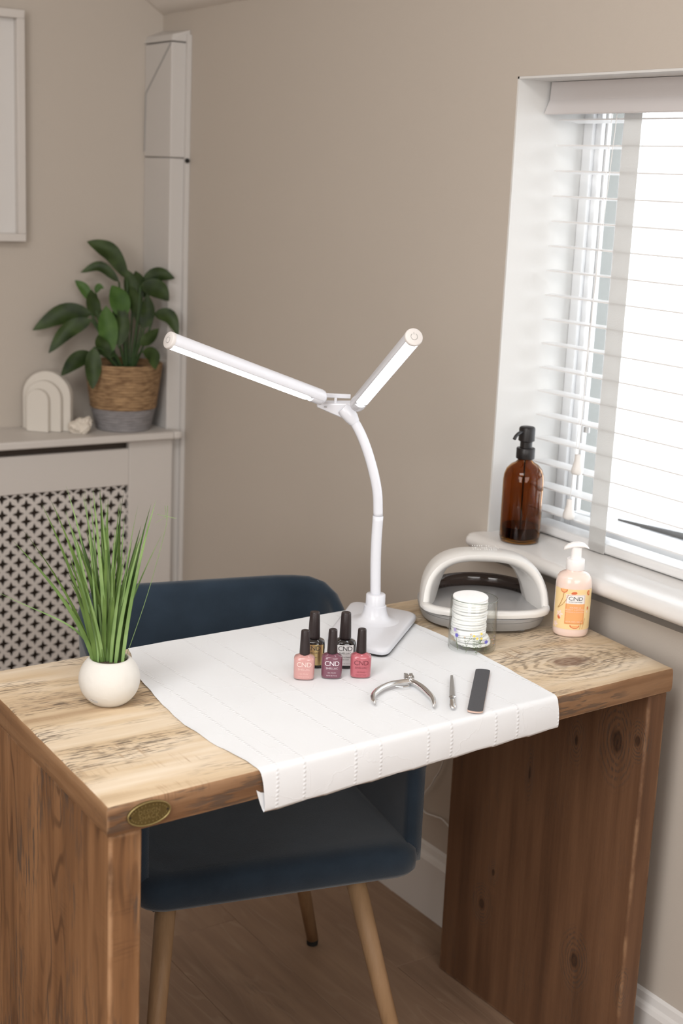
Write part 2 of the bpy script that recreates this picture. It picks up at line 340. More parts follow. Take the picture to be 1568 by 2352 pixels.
# floor: sub floor + planks running along Y
fl = struct('floor', box(-1.7,2.0,-1.5,3.6,-.06,-.012), plain('subfloor',(.05,.04,.03,1),.9))
pw=.186; k=0; pmesh={}
for i in range(19):
    x1=XW-i*pw; x0=x1-pw
    offs=(i*.47+.35)%1.25; y=-1.4-offs
    while y<YB:
        a=max(y,-1.4); b=min(y+1.25,YB)
        if b-a>.02:
            key=(round(b-a,3))
            src=pmesh.get(key)
            if src is None:
                o=obj('plank', box(.0002,pw-.0002,.0002,b-a-.0002,-.012,0), m_plank, fl, bevel=.0006, seg=1); pmesh[key]=o
            else:
                o=src.copy(); COL.objects.link(o); o.parent=fl
            o.location=(x0,a,0)
        y+=1.25
# window wall with opening
WY0,WY1,WZ0,WZ1 = .98,2.04,.80,1.682
hx0,hx1=XW,1.99
struct('wall_back', box(-1.6,hx1,-1.5,-1.4,-.06,3.1), m_wall)
struct('wall_rear_side', box(-1.7,-1.6,-1.5,3.6,-.06,3.1), m_wall).name='wall_opposite'
struct('ceiling_flat', box(-1.7,.42,-1.5,3.6,2.68,2.78), m_ceil).name='ceiling_flat'
wallr = join(box(hx0,hx1,WY1,3.6,-.06,2.0), box(hx0,hx1,-1.5,WY0,-.06,2.0), box(hx0,hx1,WY0,WY1,-.06,.795), box(hx0,hx1,WY0,WY1,WZ1,2.0))
wr = struct('wall_right', wallr, m_wall)
struct('reveal', join(box(XW+.0005,1.87,WY1-.004,WY1+.001,.80,WZ1), box(XW+.0005,1.87,WY0-.001,WY0+.004,.80,WZ1), box(XW+.0005,1.87,WY0,WY1,WZ1-.004,WZ1+.001)), m_reveal, wr)
struct('wall_left', box(-1.6,hx1,YB,3.6,-.06,3.1), m_wall)
# sloped attic ceiling, uneven plaster
def ceil():
    v=[];f=[]; nx,ny=26,70
    for i in range(nx+1):
        for j in range(ny+1):
            x=XW+.02-i*(1.32/nx); y=YB+.05-j*(5.0/ny)
            z=1.882+(XW-x)*.62+.006*noise.noise(Vector((x*5,y*5,0)))+.004*noise.noise(Vector((x*14,y*14,3)))-.012*max(0,(3.3-y))*0
            v.append((x,y,z))
    for i in range(nx):
        for j in range(ny): a=i*(ny+1)+j; f.append((a,a+1,a+ny+2,a+ny+1))
    return v,f
c=struct('ceiling', ceil(), m_ceil, smooth=True); md=c.modifiers.new('s','SOLIDIFY'); md.thickness=.1; md.offset=1
# skirting boards
def skirt(y0,y1):
    pr=[(0,0),(-.018,0),(-.018,.122),(-.014,.130),(-.009,.134),(-.006,.146),(0,.150)]
    return [(XW-.0002+x,y,z) for y in (y0,y1) for x,z in pr], [tuple(range(7))[::-1],tuple(range(7,14))]+[(i,(i+1)%7,7+(i+1)%7,7+i) for i in range(7)]
struct('baseboard_right', skirt(-1.4,3.305), m_white)
# boxed-in pipe in the corner
trm = struct('trim_1', box(1.651,XW-.0005,3.309,YB-.0005,0,1.525), m_box, bevel=.002)
obj('upper_boxing', join(box(1.650,XW-.0005,3.308,YB-.0005,1.5268,1.8035)), m_box, trm, bevel=.0025)
obj('wall_strip', box(1.688,XW-.0003,3.296,3.3082,0,1.823), m_box, trm, bevel=.001)
# sloped head of the boxing and its top cap
obj('top_cap', ([(1.648,3.46,1.806),(1.648,3.306,1.806),(1.699,3.306,1.806),(1.699,3.46,1.806),(1.655,3.46,1.822),(1.655,3.312,1.822),(1.699,3.306,1.834),(1.699,3.46,1.84)],
    [(0,1,2,3),(4,5,6,7),(0,1,5,4),(1,2,6,5),(2,3,7,6),(3,0,4,7)]), m_box, trm)
obj('crack', tube([(1.6500,3.313,1.80),(1.6500,3.45,1.685),(1.6503,3.456,1.54)], .0026, 6), m_grey_print, trm)
obj('pipe_hole', mv(tr(lathe([(.0001,0),(.006,0),(.006,.004)],14), Matrix.Rotation(R(90),4,'X')), 1.6905,3.2961,1.520), m_blackgap, trm)
# window
wn = struct('window_1', join(box(1.872,1.900,2.000,2.0395,.835,1.681), box(1.872,1.935,.981,1.020,.835,1.681), box(1.872,1.900,1.02,2.0,.835,.882), box(1.872,1.900,1.02,2.0,1.642,1.681), box(1.872,1.900,1.915,1.945,.882,1.642)), m_upvc, bevel=.003)
obj('sash_bead', join(box(1.862,1.8718,2.012,2.036,.84,1.68)), m_upvc, wn, bevel=.002)
obj('pane', box(1.884,1.888,1.945,2.0,.882,1.642), m_glasspane, wn)
obj('pane', box(1.884,1.888,1.02,1.915,.882,1.642), m_glasspane, wn)
obj('glazing_seal', join(box(1.8835,1.8885,1.9985,2.0,.882,1.642), box(1.8835,1.8885,1.945,1.9465,.882,1.642)), m_grey_print, wn)
obj('window_catch', mv(lathe([(.001,0),(.006,.001),(.006,.012),(.001,.013)],14),1.872,1.972,1.04), m_steel, wn)
# sill with rounded nose and horn
def sill():
    pr=[(1.87,.848),(1.672,.848),(1.662,.8465),(1.655,.841),(1.6525,.834),(1.655,.827),(1.662,.8215),(1.672,.82),(1.87,.82)]
    v=[];f=[]; ys=[(2.0395,0),(1.0,0)]
    n=len(pr)
    for y in (2.039,.985): v+=[(x,y,z) for x,z in pr]
    f=[tuple(range(n))[::-1],tuple(range(n,2*n))]+[(i,(i+1)%n,n+(i+1)%n,n+i) for i in range(n)]
    a=(v,f)
    # the horn past the opening, in front of the wall
    rings=[]
    for k in range(9):
        t=k/8; s=math.sqrt(max(0,1-t*t)) if k<8 else .02
        y=2.039+.022*t
        rings.append([(XW-.0005-(XW-.0005-1.6525)*s*1.0 if False else XW-.0005+( (min(x,XW-.0005)-(XW-.0005))*(.25+.75*s)), y, .834+(z-.834)*(.55+.45*s)) for x,z in pr])
    return join(a, loft(rings))
ws = struct('trim_2', sill(), m_sill, auto=60)
# ================================================================= RADIATOR COVER
rc = thing('radiator_cover','white radiator cabinet with cross-pierced grille under the potted lily','cabinet',(1.2,3.37,0))
def rl(vf): return mv(vf,-1.2,-3.37,0)
YF=3.286
obj('shelf', rl(join(box(.75,1.649,3.256,YB-.001,.818,.8377), box(1.649,1.670,3.256,3.3075,.818,.8377))), m_cover, rc, bevel=.004)
obj('stile', rl(box(1.535,1.658,YF,3.304,.0,.8178)), m_cover, rc, bevel=.0015)
obj('side_panel', rl(box(1.630,1.6485,3.3045,YB-.001,.0,.8178)), m_cover, rc)
obj('top_rail', rl(box(.80,1.5345,YF,3.304,.700,.796)), m_cover, rc, bevel=.0015)
obj('bottom_rail', rl(box(.80,1.5345,YF,3.304,.0,.10)), m_cover, rc, bevel=.0015)
obj('stile', rl(box(.75,.7995,YF,3.304,.0,.8178)), m_cover, rc, bevel=.0015)
def grille():
    V=[];F=[]; a=.0415; yv=YF+.006; th=.004; n=16
    hole=[]
    for i in range(16):
        an=2*math.pi*i/16
        rr_={0:.0158,1:.0092,2:.0064,3:.0092}[i%4]
        hole.append((rr_*math.cos(an),rr_*math.sin(an)))
    cell=[]
    for i in range(16):
        an=2*math.pi*i/16; c,s=math.cos(an),math.sin(an); h=a/2; q=h/(abs(c)+abs(s)); cell.append((c*q,s*q))
    nx=int((1.537-.80)/a)+1; nz=int((.70-.09)/a)+1
    for sub in (0,1):
        for i in range(nx+1):
            for j in range(nz+1):
                cx=1.530-i*a-(a/2)*sub; cz=.690-j*a-(a/2)*sub
                if cx<.81 or cz<.085: continue
                b=len(V)
                for (x,z) in cell: V.append((cx+x,yv,cz+z))
                for (x,z) in hole: V.append((cx+x,yv,cz+z))
                for (x,z) in hole: V.append((cx+x,yv+th,cz+z))
                for k in range(16):
                    l=(k+1)%16; F.append((b+k,b+l,b+16+l,b+16+k)); F.append((b+16+k,b+16+l,b+32+l,b+32+k))
    return V,F
g=obj('grille', rl(grille()), m_cover, rc)
obj('shade_sheet', rl(box(.8,1.629,3.33,3.335,.02,.815)), m_interior_shade, rc)  # dark sheet painting in the shade seen through the grille holes
# ================================================================= PICTURE
pf=thing('picture_frame','large white box frame hanging on the wall left of the lily','picture frame',(1.0,3.44,1.58))
def pl(vf): return mv(vf,-1.0,-3.44,-1.58)
X0,X1,Z0,Z1=.70,1.317,1.307,1.853; w=.020
obj('frame', pl(join(box(X0,X1,3.425,YB-.002,Z1-w,Z1), box(X0,X1,3.425,YB-.002,Z0,Z0+w), box(X0,X0+w,3.425,YB-.002,Z0+w,Z1-w), box(X1-w,X1,3.425,YB-.002,Z0+w,Z1-w))), m_cover, pf, bevel=.0015)
obj('mount', pl(box(X0+w,X1-w,3.447,3.452,Z0+w,Z1-w)), m_mat, pf)
obj('pane', pl(box(X0+w,X1-w,3.436,3.438,Z0+w,Z1-w)), m_glasspane, pf)
# ================================================================= ARCH ORNAMENT
ar=thing('arch_ornament','cream plaster stacked arch ornament on the radiator cabinet','ornament',(1.352,3.388,.8380),R(-44))
def archpr(w,h,y0,y1,cx=0):
    r=w/2; pts=[(cx-r,0)]+[(cx-r*math.cos(math.pi*i/20), h-r+r*math.sin(math.pi*i/20)) for i in range(21)]+[(cx+r,0)]
    v=[(x,y0,z) for x,z in pts]+[(x,y1,z) for x,z in pts]; n=len(pts)
    return v,[tuple(range(n)),tuple(range(n,2*n))[::-1]]+[(i,(i+1)%n,n+(i+1)%n,n+i) for i in range(n)]
for nm,(w,h,y0,y1,cx) in (('outer_arch',(.128,.150,.0,.022,0)),('middle_arch',(.095,.128,-.018,-.0003,-.002)),('inner_arch',(.058,.108,-.036,-.0183,-.010))):
    obj(nm, archpr(w,h,y0,y1,cx), m_arch, ar, bevel=.002)
# ================================================================= CRYSTAL
bm=bmesh.new(); bmesh.ops.create_icosphere(bm,subdivisions=4,radius=1)
for v in bm.verts:
    p=v.co.copy(); s=1+.35*noise.noise(p*1.6)+.25*abs(noise.noise(p*4))-.1
    v.co=Vector((p.x*.032*s,p.y*.024*s,max(-.016,p.z*.023*s+(.010 if p.x>.2 else -.004)*abs(p.x))))
    v.co.z+=.0162
me=bpy.data.meshes.new('crystal_rock'); bm.to_mesh(me); bm.free(); cr=bpy.data.objects.new('crystal_rock',me); COL.objects.link(cr); me.materials.append(m_rock)
cr.location=(1.418,3.318,.8380); cr.rotation_euler.z=VIEWROT
tag(cr,'rough cream crystal rock between the arch ornament and the basket','rock')
# ================================================================= LILY IN BASKET
BX=(1.548,3.352,.8380)
lily=thing('potted_lily','dark green peace lily in a seagrass basket with a grey rope base','plant',BX,VIEWROT)
def ropelathe(z0,z1,r0_,r1_,step,amp,open_top=False):
    pr=[]; n=int((z1-z0)/step)
    for i in range(n):
        for k in range(5):
            t=(i+k/5)/n; z=z0+(z1-z0)*t; r_=r0_+(r1_-r0_)*t; pr.append((r_+amp*math.sin(math.pi*k/5),z))
    pr.append((r1_,z1)); return pr
pr=ropelathe(0,.056,.068,.0815,.007,.0022)
obj('rope_base', lathe([(.001,.0)]+pr+[(.001,.056)],56), m_rope, lily, smooth=True)
pr=ropelathe(.0565,.172,.083,.0985,.0072,.0024)
obj('basket', lathe([(.06,.058)]+pr+[(.093,.172),(.090,.15),(.001,.15)],56,cap0=False), m_seagrass, lily, smooth=True)
obj('soil', lathe([(.001,.151),(.089,.151),(.06,.158),(.001,.160)],30), m_soil, lily, smooth=True)
def leaf(path, width, fold=.25, depth=0, tipc=1.0, side=None, n=16):
    P=spline([Vector((u,d,z)) for u,d,z in path], 6); m=len(P); V=[];F=[]
    for i,p in enumerate(P):
        t=i/(m-1); w=width/2*(math.sin(math.pi*min(1,t**.8))**.75 if 0<t<1 else .04)*(1 if t<.6 else 1)
        tg=(P[min(i+1,m-1)]-P[max(i-1,0)]).normalized()
        sd=(side or Vector((0,1,0))).cross(tg); sd=sd.normalized() if sd.length>1e-4 else Vector((1,0,0)); nn=tg.cross(sd).normalized()
        for a in (-1,-.55,0,.55,1):
            wav=.12*math.sin(t*9+a*3)
            V.append(p+sd*w*a+nn*(w*abs(a)*(fold+wav*abs(a))))
    for i in range(m-1):
        for k in range(4): q=i*5+k; F.append((q,q+1,q+6,q+5))
    return V,F
LV=[ # (points (u,z)), width, depth at base, depth at tip, light?
 ([(0.007,.385),(-.028,.442),(-.0576,.462),(-.091,.4737)],.044,0,-.02,0),
 ([(-.015,.375),(-.0628,.4118),(-.1109,.3951)],.026,.01,0,0),
 ([(-.0759,.3215),(-.1001,.3571),(-.1216,.3761)],.026,-.02,-.02,1),
 ([(-.0732,.345),(-.0652,.3613),(-.0518,.3579)],.016,0,0,1),
 ([(-.0649,.285),(-.0758,.3208),(-.0786,.3551)],.036,-.02,-.03,0),
 ([(-.080,.2936),(-.1486,.292),(-.2203,.2501)],.050,-.02,-.06,0),
 ([(-.078,.2803),(-.1351,.2511),(-.1785,.1951)],.040,-.03,-.07,0),
 ([(-.0266,.1964),(-.0351,.269),(-.0381,.3181)],.050,-.05,-.045,1),
 ([(.002,.2874),(-.0086,.3345),(-.0249,.3691)],.052,-.03,-.04,1),
 ([(-.0077,.2162),(.002,.2705),(-.0057,.3279)],.036,-.04,-.03,0),
 ([(.0347,.3043),(.0206,.363),(.0069,.4066)],.046,.0,.0,0),
 ([(.0458,.2679),(.0318,.3255),(.0207,.3671)],.036,-.01,-.02,0),
 ([(.0447,.3767),(.0847,.3984),(.128,.3908)],.036,.01,.0,0),
 ([(.0425,.3689),(.0878,.3626),(.1177,.336)],.046,-.01,-.03,0),
 ([(.0541,.2621),(.063,.3055),(.0612,.3502)],.036,-.02,-.02,0),
 ([(.0779,.2981),(.1184,.2945),(.1434,.2486)],.036,-.01,-.03,0),
 ([(.0464,.2213),(.0705,.2413),(.0946,.2659)],.030,-.03,-.04,0),
 ([(.0574,.2082),(.0846,.2013),(.0958,.1696)],.036,-.06,-.10,0),
 ([(-.0673,.1946),(-.1052,.1821),(-.1392,.1451)],.040,-.06,-.11,0),
 ([(-.0619,.2161),(-.0617,.1649),(-.0588,.1153)],.042,-.085,-.115,0),
 ([(-.0265,.1883),(-.0457,.22),(-.0539,.2466)],.034,-.06,-.07,0),
 ([(.02,.345),(.035,.375),(.028,.405)],.034,.01,.0,0),
 ([(.035,.34),(.06,.365),(.05,.385)],.034,.02,.01,0),
 ([(-.02,.25),(-.012,.30),(-.02,.335)],.032,-.01,-.02,0)]
for pts,wd,d0,d1,lt in LV:
    n=len(pts); path=[(u,d0+(d1-d0)*i/(n-1),z) for i,(u,z) in enumerate(pts)]
    if path[0][2] > path[-1][2]+.02 or wd>.03: pass
    obj('leaf', leaf(path, wd*1.02), m_leafl if lt else m_leaf, lily, smooth=True)
    b=Vector(path[0]); root=Vector((b.x*.22+.01,b.y*.3-.01,.152))
    mid=(b+root)/2+Vector((b.x*.12,0,.02))
    obj('stem', tube(spline([root,mid,b],6),[.0028]*13,7), m_stem, lily, smooth=True)
# ================================================================= DESK
FL,FR,BR,BL=(.644,1.430),(1.638,1.484),(1.688,1.982),(.659,1.936)
ZT=.76
dk=thing('desk','rustic waterfall desk of thick brown and limed reclaimed timber','desk',(0,0,0))
ZL=ZT-.0405
# slab: rough edges, faces coloured by their own timber stain
def slab():
    nx,ny=90,44; top=[];V=[];F=[];mi=[]
    def P(s,t):
        a=Vector(FL).lerp(Vector(FR),s); b=Vector(BL).lerp(Vector(BR),s); return a.lerp(b,t)
    per=[(i/nx,0) for i in range(nx)]+[(1,j/ny) for j in range(ny)]+[(1-i/nx,1) for i in range(nx)]+[(0,1-j/ny) for j in range(ny)]
    n=len(per); c=P(.5,.5)
    def ring(ins,z,am):
        o=[]
        for s,t in per:
            q=P(s,t); nd_=Vector((0,-1)) if t==0 else Vector((1,0)) if s==1 else Vector((0,1)) if t==1 else Vector((-1,0))
            if (s,t) in ((0,0),(1,0),(1,1),(0,1)): nd_=Vector(((1 if s else -1),(1 if t else -1)))*.75
            k=am*(noise.noise(Vector((q.x*30,q.y*30,z*25)))+.6*noise.noise(Vector((q.x*90,q.y*90,z*60)))); q=q-nd_*(ins+k)
            o.append((q.x,q.y,z+ .25*k))
        return o
    rings=[ring(.006,ZL,.0003),ring(.0022,ZL+.0010,.0004),ring(.0004,ZL+.005,.0006),ring(.0,ZL+.013,.0008),ring(.0,ZL+.021,.0009),ring(0,ZL+.029,.0008),ring(.0006,ZT-.0045,.0007),ring(.0022,ZT-.0012,.0005),ring(.0050,ZT,.0001)]
    v,f=loft(rings)
    return v,f,n
v,f,n=slab()
top=obj('top_slab',(v,f),DEDGE,dk); me=top.data; me.materials.append(DTOP); me.materials.append(DSIDE)
for p in me.polygons:
    nn=p.normal; 
    p.material_index = 1 if nn.z>.62 else (2 if abs(nn.x)>.7 else 0)
me.shade_smooth(); me.set_sharp_from_angle(angle=R(40))
def panel(quad,z0,z1,mat,name='side_panel'):
    o=obj(name, prism(quad,z0,z1), mat, dk, bevel=.004, seg=3); return o
panel([(.650,1.436),(.694,1.4385),(.706,1.925),(.662,1.925)],0,ZL-.0006,DLEG)
panel([(1.596,1.489),(1.6375,1.491),(1.628,1.962),(1.583,1.956)],0,ZL-.0006,DPAN)
# thin bracket under the top at the right
obj('bracket', box(1.560,1.5945,1.565,1.569,ZL-.016,ZL-.0008), m_steel, dk)
# brass plaque on the front edge
slopeang=math.atan2(.054,.994)
pq=thing('maker_plaque','oval aged brass maker plaque on the desk front edge, left end','plaque',(.6985,1.4322,.7405),slopeang)
def oval(w,h,y0,y1,n=48):
    return [(w*math.cos(2*math.pi*i/n),y,h*math.sin(2*math.pi*i/n)) for y in (y0,y1) for i in range(n)],[tuple(range(n)),tuple(range(n,2*n))[::-1]]+[(i,(i+1)%n,n+(i+1)%n,n+i) for i in range(n)]
obj('plate', oval(.0295,.0155,-.0018,.001), m_brass, pq)
def ovalring(w,h,d,y0,y1,n=48):
    R4=[[(a*math.cos(2*math.pi*i/n),y,b*math.sin(2*math.pi*i/n)) for i in range(n)] for a,b,y in ((w,h,y1),(w,h,y0),(w-d,h-d,y0),(w-d,h-d,y1))]
    return loft(R4,False,False)
obj('rim', ovalring(.0295,.0155,.0016,-.0030,-.0017), m_brassl, pq, smooth=True)
RX=Matrix.Rotation(R(90),4,'X')
for s,z in (('DESIGN',.0028),('SHACK',-.0042)):
    obj('lettering', mv(tr(textvf(s,.0084,1.05,.0004),RX),0,-.0020,z), m_brassl, pq)
dsh=[]
for i in range(26):
    a=math.pi*(.09+.82*(i%13)/12)*(1 if i<13 else -1); ca,sa=.0243*math.cos(a),.0108*math.sin(a)
    dsh.append(mv(box(-.0006,.0006,-.0004,.0003,-.0009,.0009),ca,-.0020,sa))
obj('rim_marks', join(*dsh), m_brassl, pq)
for sx in (-1,1): obj('nail', mv(tr(lathe([(.0001,0),(.0012,.0),(.0010,.0007),(.0001,.001)],10),RX),sx*.0255,-.0018,0), m_blackp, pq)
# ================================================================= PAPER SHEET
LFT=[(1.952,.912),(1.81,.865),(1.70,.848),(1.62,.841),(1.53,.846),(1.47,.855),(1.44,.857)]
RGT=[(1.958,1.409),(1.909,1.401),(1.854,1.396),(1.80,1.397),(1.769,1.400),(1.66,1.397),(1.616,1.394),(1.56,1.389),(1.48,1.382),(1.44,1.378)]
def lerpc(C_,y):
    C_=sorted(C_)
    if y<=C_[0][0]: return C_[0][1]
    for (a,b),(c_,d) in zip(C_,C_[1:]):
        if y<=c_: return b+(d-b)*(y-a)/(c_-a)
    return C_[-1][1]
def yfront(x): return 1.430+(x-.644)*.0543
def yback(x): return 1.936+(x-.659)*.0447
def paper():
    nu,nv=150,150; V=[];UV=[];F=[]
    for j in range(nv+1):
        for i in range(nu+1):
            s=i/nu; q=j/nv
            xm=.86+s*.52; yf=yfront(xm)-.0012; yb=yback(xm)-.001
            L1=yb-yf-.006; L2=.0105; L3=.054-.010*s ; L4=.026*(1-s)*1.1+.004
            d=q*(L1+L2+L3+L4)
            if d<L1: y=yb-d; z=ZT+.0009; 
            elif d<L1+L2:
                a=(d-L1)/L2*math.pi/2; y=yf+.006-.0065*math.sin(a); z=ZT+.0009-.0065*(1-math.cos(a))
            elif d<L1+L2+L3: y=yf-.0008-.0020*math.sin((d-L1-L2)/L3*3); z=ZT-.0056-(d-L1-L2)
            else:
                e=d-L1-L2-L3; y=yf+.0005-.0018+ .0010+ .0012*min(1,e/.004); z=ZT-.0056-L3+e
            yy=max(1.44,min(1.957,y)); xl=lerpc(LFT,yy); xr=lerpc(RGT,yy)
            dd=max(0,d-L1); xl+= (.008*min(1,dd/.05) if d<L1+L2+L3 else .008-.35*(d-L1-L2-L3)); xr+=.003*min(1,dd/.05)
            xl+=.0016*noise.noise(Vector((y*30,z*30,1))); xr+=.0022*noise.noise(Vector((y*22,z*20,5)))
            x=xl+(xr-xl)*s
            wv=noise.noise(Vector((x*7,y*7,z*5)))*.0011+noise.noise(Vector((x*22,y*22,z*22)))*.0004
            if d<L1:
                edge=min(1,(L1-d)/.02)
                z+=max(-.0004,wv)*edge; 
                e2=min(s,1-s)
                if e2<.012: z+=.0012*(1-e2/.012)*(.6+.8*noise.noise(Vector((y*12,0,0))))
            elif d<L1+L2+L3: y-=abs(wv)*1.3*min(1,(d-L1)/.02)
            V.append((x,y,z)); UV.append((x,d))
    for j in range(nv):
        for i in range(nu): a=j*(nu+1)+i; F.append((a,a+1,a+nu+2,a+nu+1))
    return V,F,UV
v,f,uv=paper(); pp=obj('desk_paper',(v,f),m_paper,smooth=True)
ul=pp.data.uv_layers.new(name='UVMap')
for lp in pp.data.loops: ul.data[lp.index].uv=uv[lp.vertex_index]
tag(pp,'white perforated couch-roll paper spread across the desk and over its front','paper')
# ================================================================= DESK LAMP
PB=Vector((1.32,1.852,.7625))
lamp=thing('desk_lamp','white LED desk lamp with two lit tubes in a V on a bent neck','lamp',PB)
def lw(P): return Vector(P)-PB
def roundpoly(pts, r, n=6):
    out=[]; m=len(pts)
    for i in range(m):
        p=Vector(pts[i]); a=(Vector(pts[i-1])-p).normalized(); b=(Vector(pts[(i+1)%m])-p).normalized()
        for k in range(n+1):
            t=k/n; out.append(tuple((p+a*r)*(1-t)**2+p*2*t*(1-t)+(p+b*r)*t*t))
    return out
base=[(1.352,1.975),(1.414,1.862),(1.243,1.715),(1.196,1.822)]
bl=[(x-PB.x,y-PB.y) for x,y in base]
def scalepoly(pts,s): 
    c=sum((Vector(p) for p in pts),Vector((0,0)))/len(pts); return [tuple(c+(Vector(p)-c)*s) for p in pts]
rp=roundpoly(bl,.026,7)
obj('base_pad', prism(scalepoly(rp,.965),0,.0032), m_lampb, lamp)
def ringz(pts,z): return [(x,y,z) for x,y in pts]
obj('base_plate', loft([ringz(scalepoly(rp,.99),.0033),ringz(rp,.006),ringz(rp,.0085),ringz(scalepoly(rp,.985),.0115),ringz(scalepoly(rp,.93),.0135)]), m_lampw, lamp, auto=50)
pr=[(.043,.0132),(.030,.0155),(.0235,.020),(.0205,.027),(.0190,.034),(.0185,.0395),(.0168,.0405),(.0164,.0405),(.0162,.058),(.0150,.0595),(.0105,.0597)]
cx,cy=1.318-PB.x,1.857-PB.y
obj('collar', mv(lathe(pr,40),cx,cy,0), m_lampw, lamp, auto=50)
stem=[(1.3178,1.8573,.815),(1.3157,1.8589,.8695),(1.3151,1.8593,.9142),(1.3158,1.8588,.9549)]
obj('lower_neck', tube([lw(p) for p in spline(stem,5)],.0088,20), m_lampw, lamp, smooth=True)
nk=[(1.3158,1.8588,.9555),(1.313,1.8607,.9951),(1.3049,1.8661,1.0347),(1.2933,1.8738,1.0737),(1.2817,1.8816,1.1018),(1.2711,1.8887,1.1191),(1.2660,1.892,1.1260)]
obj('bent_neck', tube([lw(p) for p in spline(nk,8)],.0080,20), m_lampw, lamp, smooth=True)
obj('neck_collar', tube([lw((1.2780,1.8841,1.1085)),lw((1.2735,1.887,1.1160)),lw((1.2655,1.892,1.1270)),lw((1.2610,1.895,1.1320))],[.0088,.0115,.0125,.0105],20), m_lampw, lamp, auto=50)
J=Vector((1.251,1.9021,1.1394)); EL=Vector((.941,1.8815,1.2505)); ER=Vector((1.1861,1.6107,1.280)); CAMP=Vector((0,0,1.49))
JL=J+(EL-J).normalized()*.026; JR=J+(ER-J).normalized()*.030+Vector((.014,-.006,0))
JR=Vector((1.268,1.866,1.140))
def tubearm(A,E,phi,name,sign):
    ax=(E-A).normalized(); v=(CAMP-(A+E)/2); v=(v-ax*v.dot(ax)).normalized(); w=ax.cross(v).normalized()
    if w.z>0: w=-w
    nrm=(v*math.cos(phi)+w*math.sin(phi)).normalized(); sd=ax.cross(nrm).normalized(); Rr=.0127; L=(E-A).length
    Mx=Matrix.Translation(A-PB)@Matrix((ax,sd,nrm)).transposed().to_4x4()
    # half-round housing with a flat slot where the diffuser sits (local x along the tube, z = light direction)
    half=R(47); N=26
    def ring(x,rs=1.0):
        o=[]
        for k in range(N):
            a=half+(2*math.pi-2*half)*k/(N-1); o.append((x,Rr*rs*math.sin(a),Rr*rs*math.cos(a)))
        return o
    rings=[ring(0,.72),ring(.004,.95),ring(.008),ring(L-.0035),]
    hs=obj('housing', tr(loft(rings),Mx), m_lampw, lamp, auto=60)
    full=[[(x,Rr*s*math.sin(2*math.pi*k/32),Rr*s*math.cos(2*math.pi*k/32)) for k in range(32)] for x,s in ((0,.72),(.004,.96),(.010,1),(.024,1.0),(.026,.97))]
    obj('tube_root', tr(loft(full),Mx), m_lampw, lamp, auto=60)
    def dring(x,s):
        return [(x,Rr*.985*s*math.sin(-half+2*half*k/14),Rr*.985*(math.cos(-half+2*half*k/14)*s if s<1 else math.cos(-half+2*half*k/14))) for k in range(15)]
    df=obj('diffuser', tr(loft([dring(.026,.55),dring(.032,.9),dring(.038,1),dring(L-.004,1)]),Mx), m_led, lamp, smooth=True)
    cap=[[(x,(Rr+.0004)*s*math.sin(2*math.pi*k/36),(Rr+.0004)*s*math.cos(2*math.pi*k/36)) for k in range(36)] for x,s in ((L-.004,1),(L-.0005,1),(L+.0010,.97),(L+.0016,.90))]
    cp=obj('touch_cap', tr(loft(cap),Mx), m_capgrey, lamp, auto=50)
    # power symbol on the cap, upright
    up=Vector((0,0,1)); up=(up-ax*up.dot(ax)).normalized(); si=up.cross(ax)
    pts=[E+ax*.0019+up*math.cos(a)*.0048+si*math.sin(a)*.0048 for a in [R(32)+R(296)*k/22 for k in range(23)]]
    a1=tube([p-PB for p in pts],.00035,6); a2=tube([E+ax*.0019+up*.0030-PB,E+ax*.0019+up*.0066-PB],.00035,6)
    obj('power_symbol', join(a1,a2), m_grey_print, cp)
    return Mx
tubearm(JL,EL,R(70),'l',1); tubearm(JR,ER,R(28),'r',-1)
# hinge block
def hinge():
    a=Vector((.831,-.556,0)); b=Vector((.556,.831,0)); up=Vector((0,0,1))
    P=lambda s,t,z: J-PB+a*s+b*t+up*z
    plate=[P(-.030,.004,-.004),P(.030,-.006,.000),P(.034,-.002,-.010),P(.014,.0,-.026),P(-.004,.004,-.020),P(-.030,.006,-.010)]
    back=[p+b*.016+up*.004 for p in plate]; n=6
    v=plate+back; f=[tuple(range(n)),tuple(range(n,2*n))[::-1]]+[(i,(i+1)%n,n+(i+1)%n,n+i) for i in range(n)]
    return (v,f), P
(hv,P_)=hinge()
obj('hinge_block', hv, m_lampw, lamp, bevel=.002)
def obox(P,s0,s1,t0,t1,z0,z1):
    v=[P(s,t,z) for s in (s0,s1) for t in (t0,t1) for z in (z0,z1)]; return v, box(0,1,0,1,0,1)[1]
obj('hinge_bridge', join(obox(P_,-.020,.024,.010,.016,.006,.013), obox(P_,-.0022,.0022,.004,.014,-.004,.008)), m_lampw, lamp, bevel=.001)
for s,z in ((-.016,-.008),(.018,-.006),(.008,-.016)):
    obj('screw', obox(P_,s-.0022,s+.0022,-.0035+ (.006 if s<0 else .002),.0,z-.0007,z+.0007), m_grey_print, lamp)
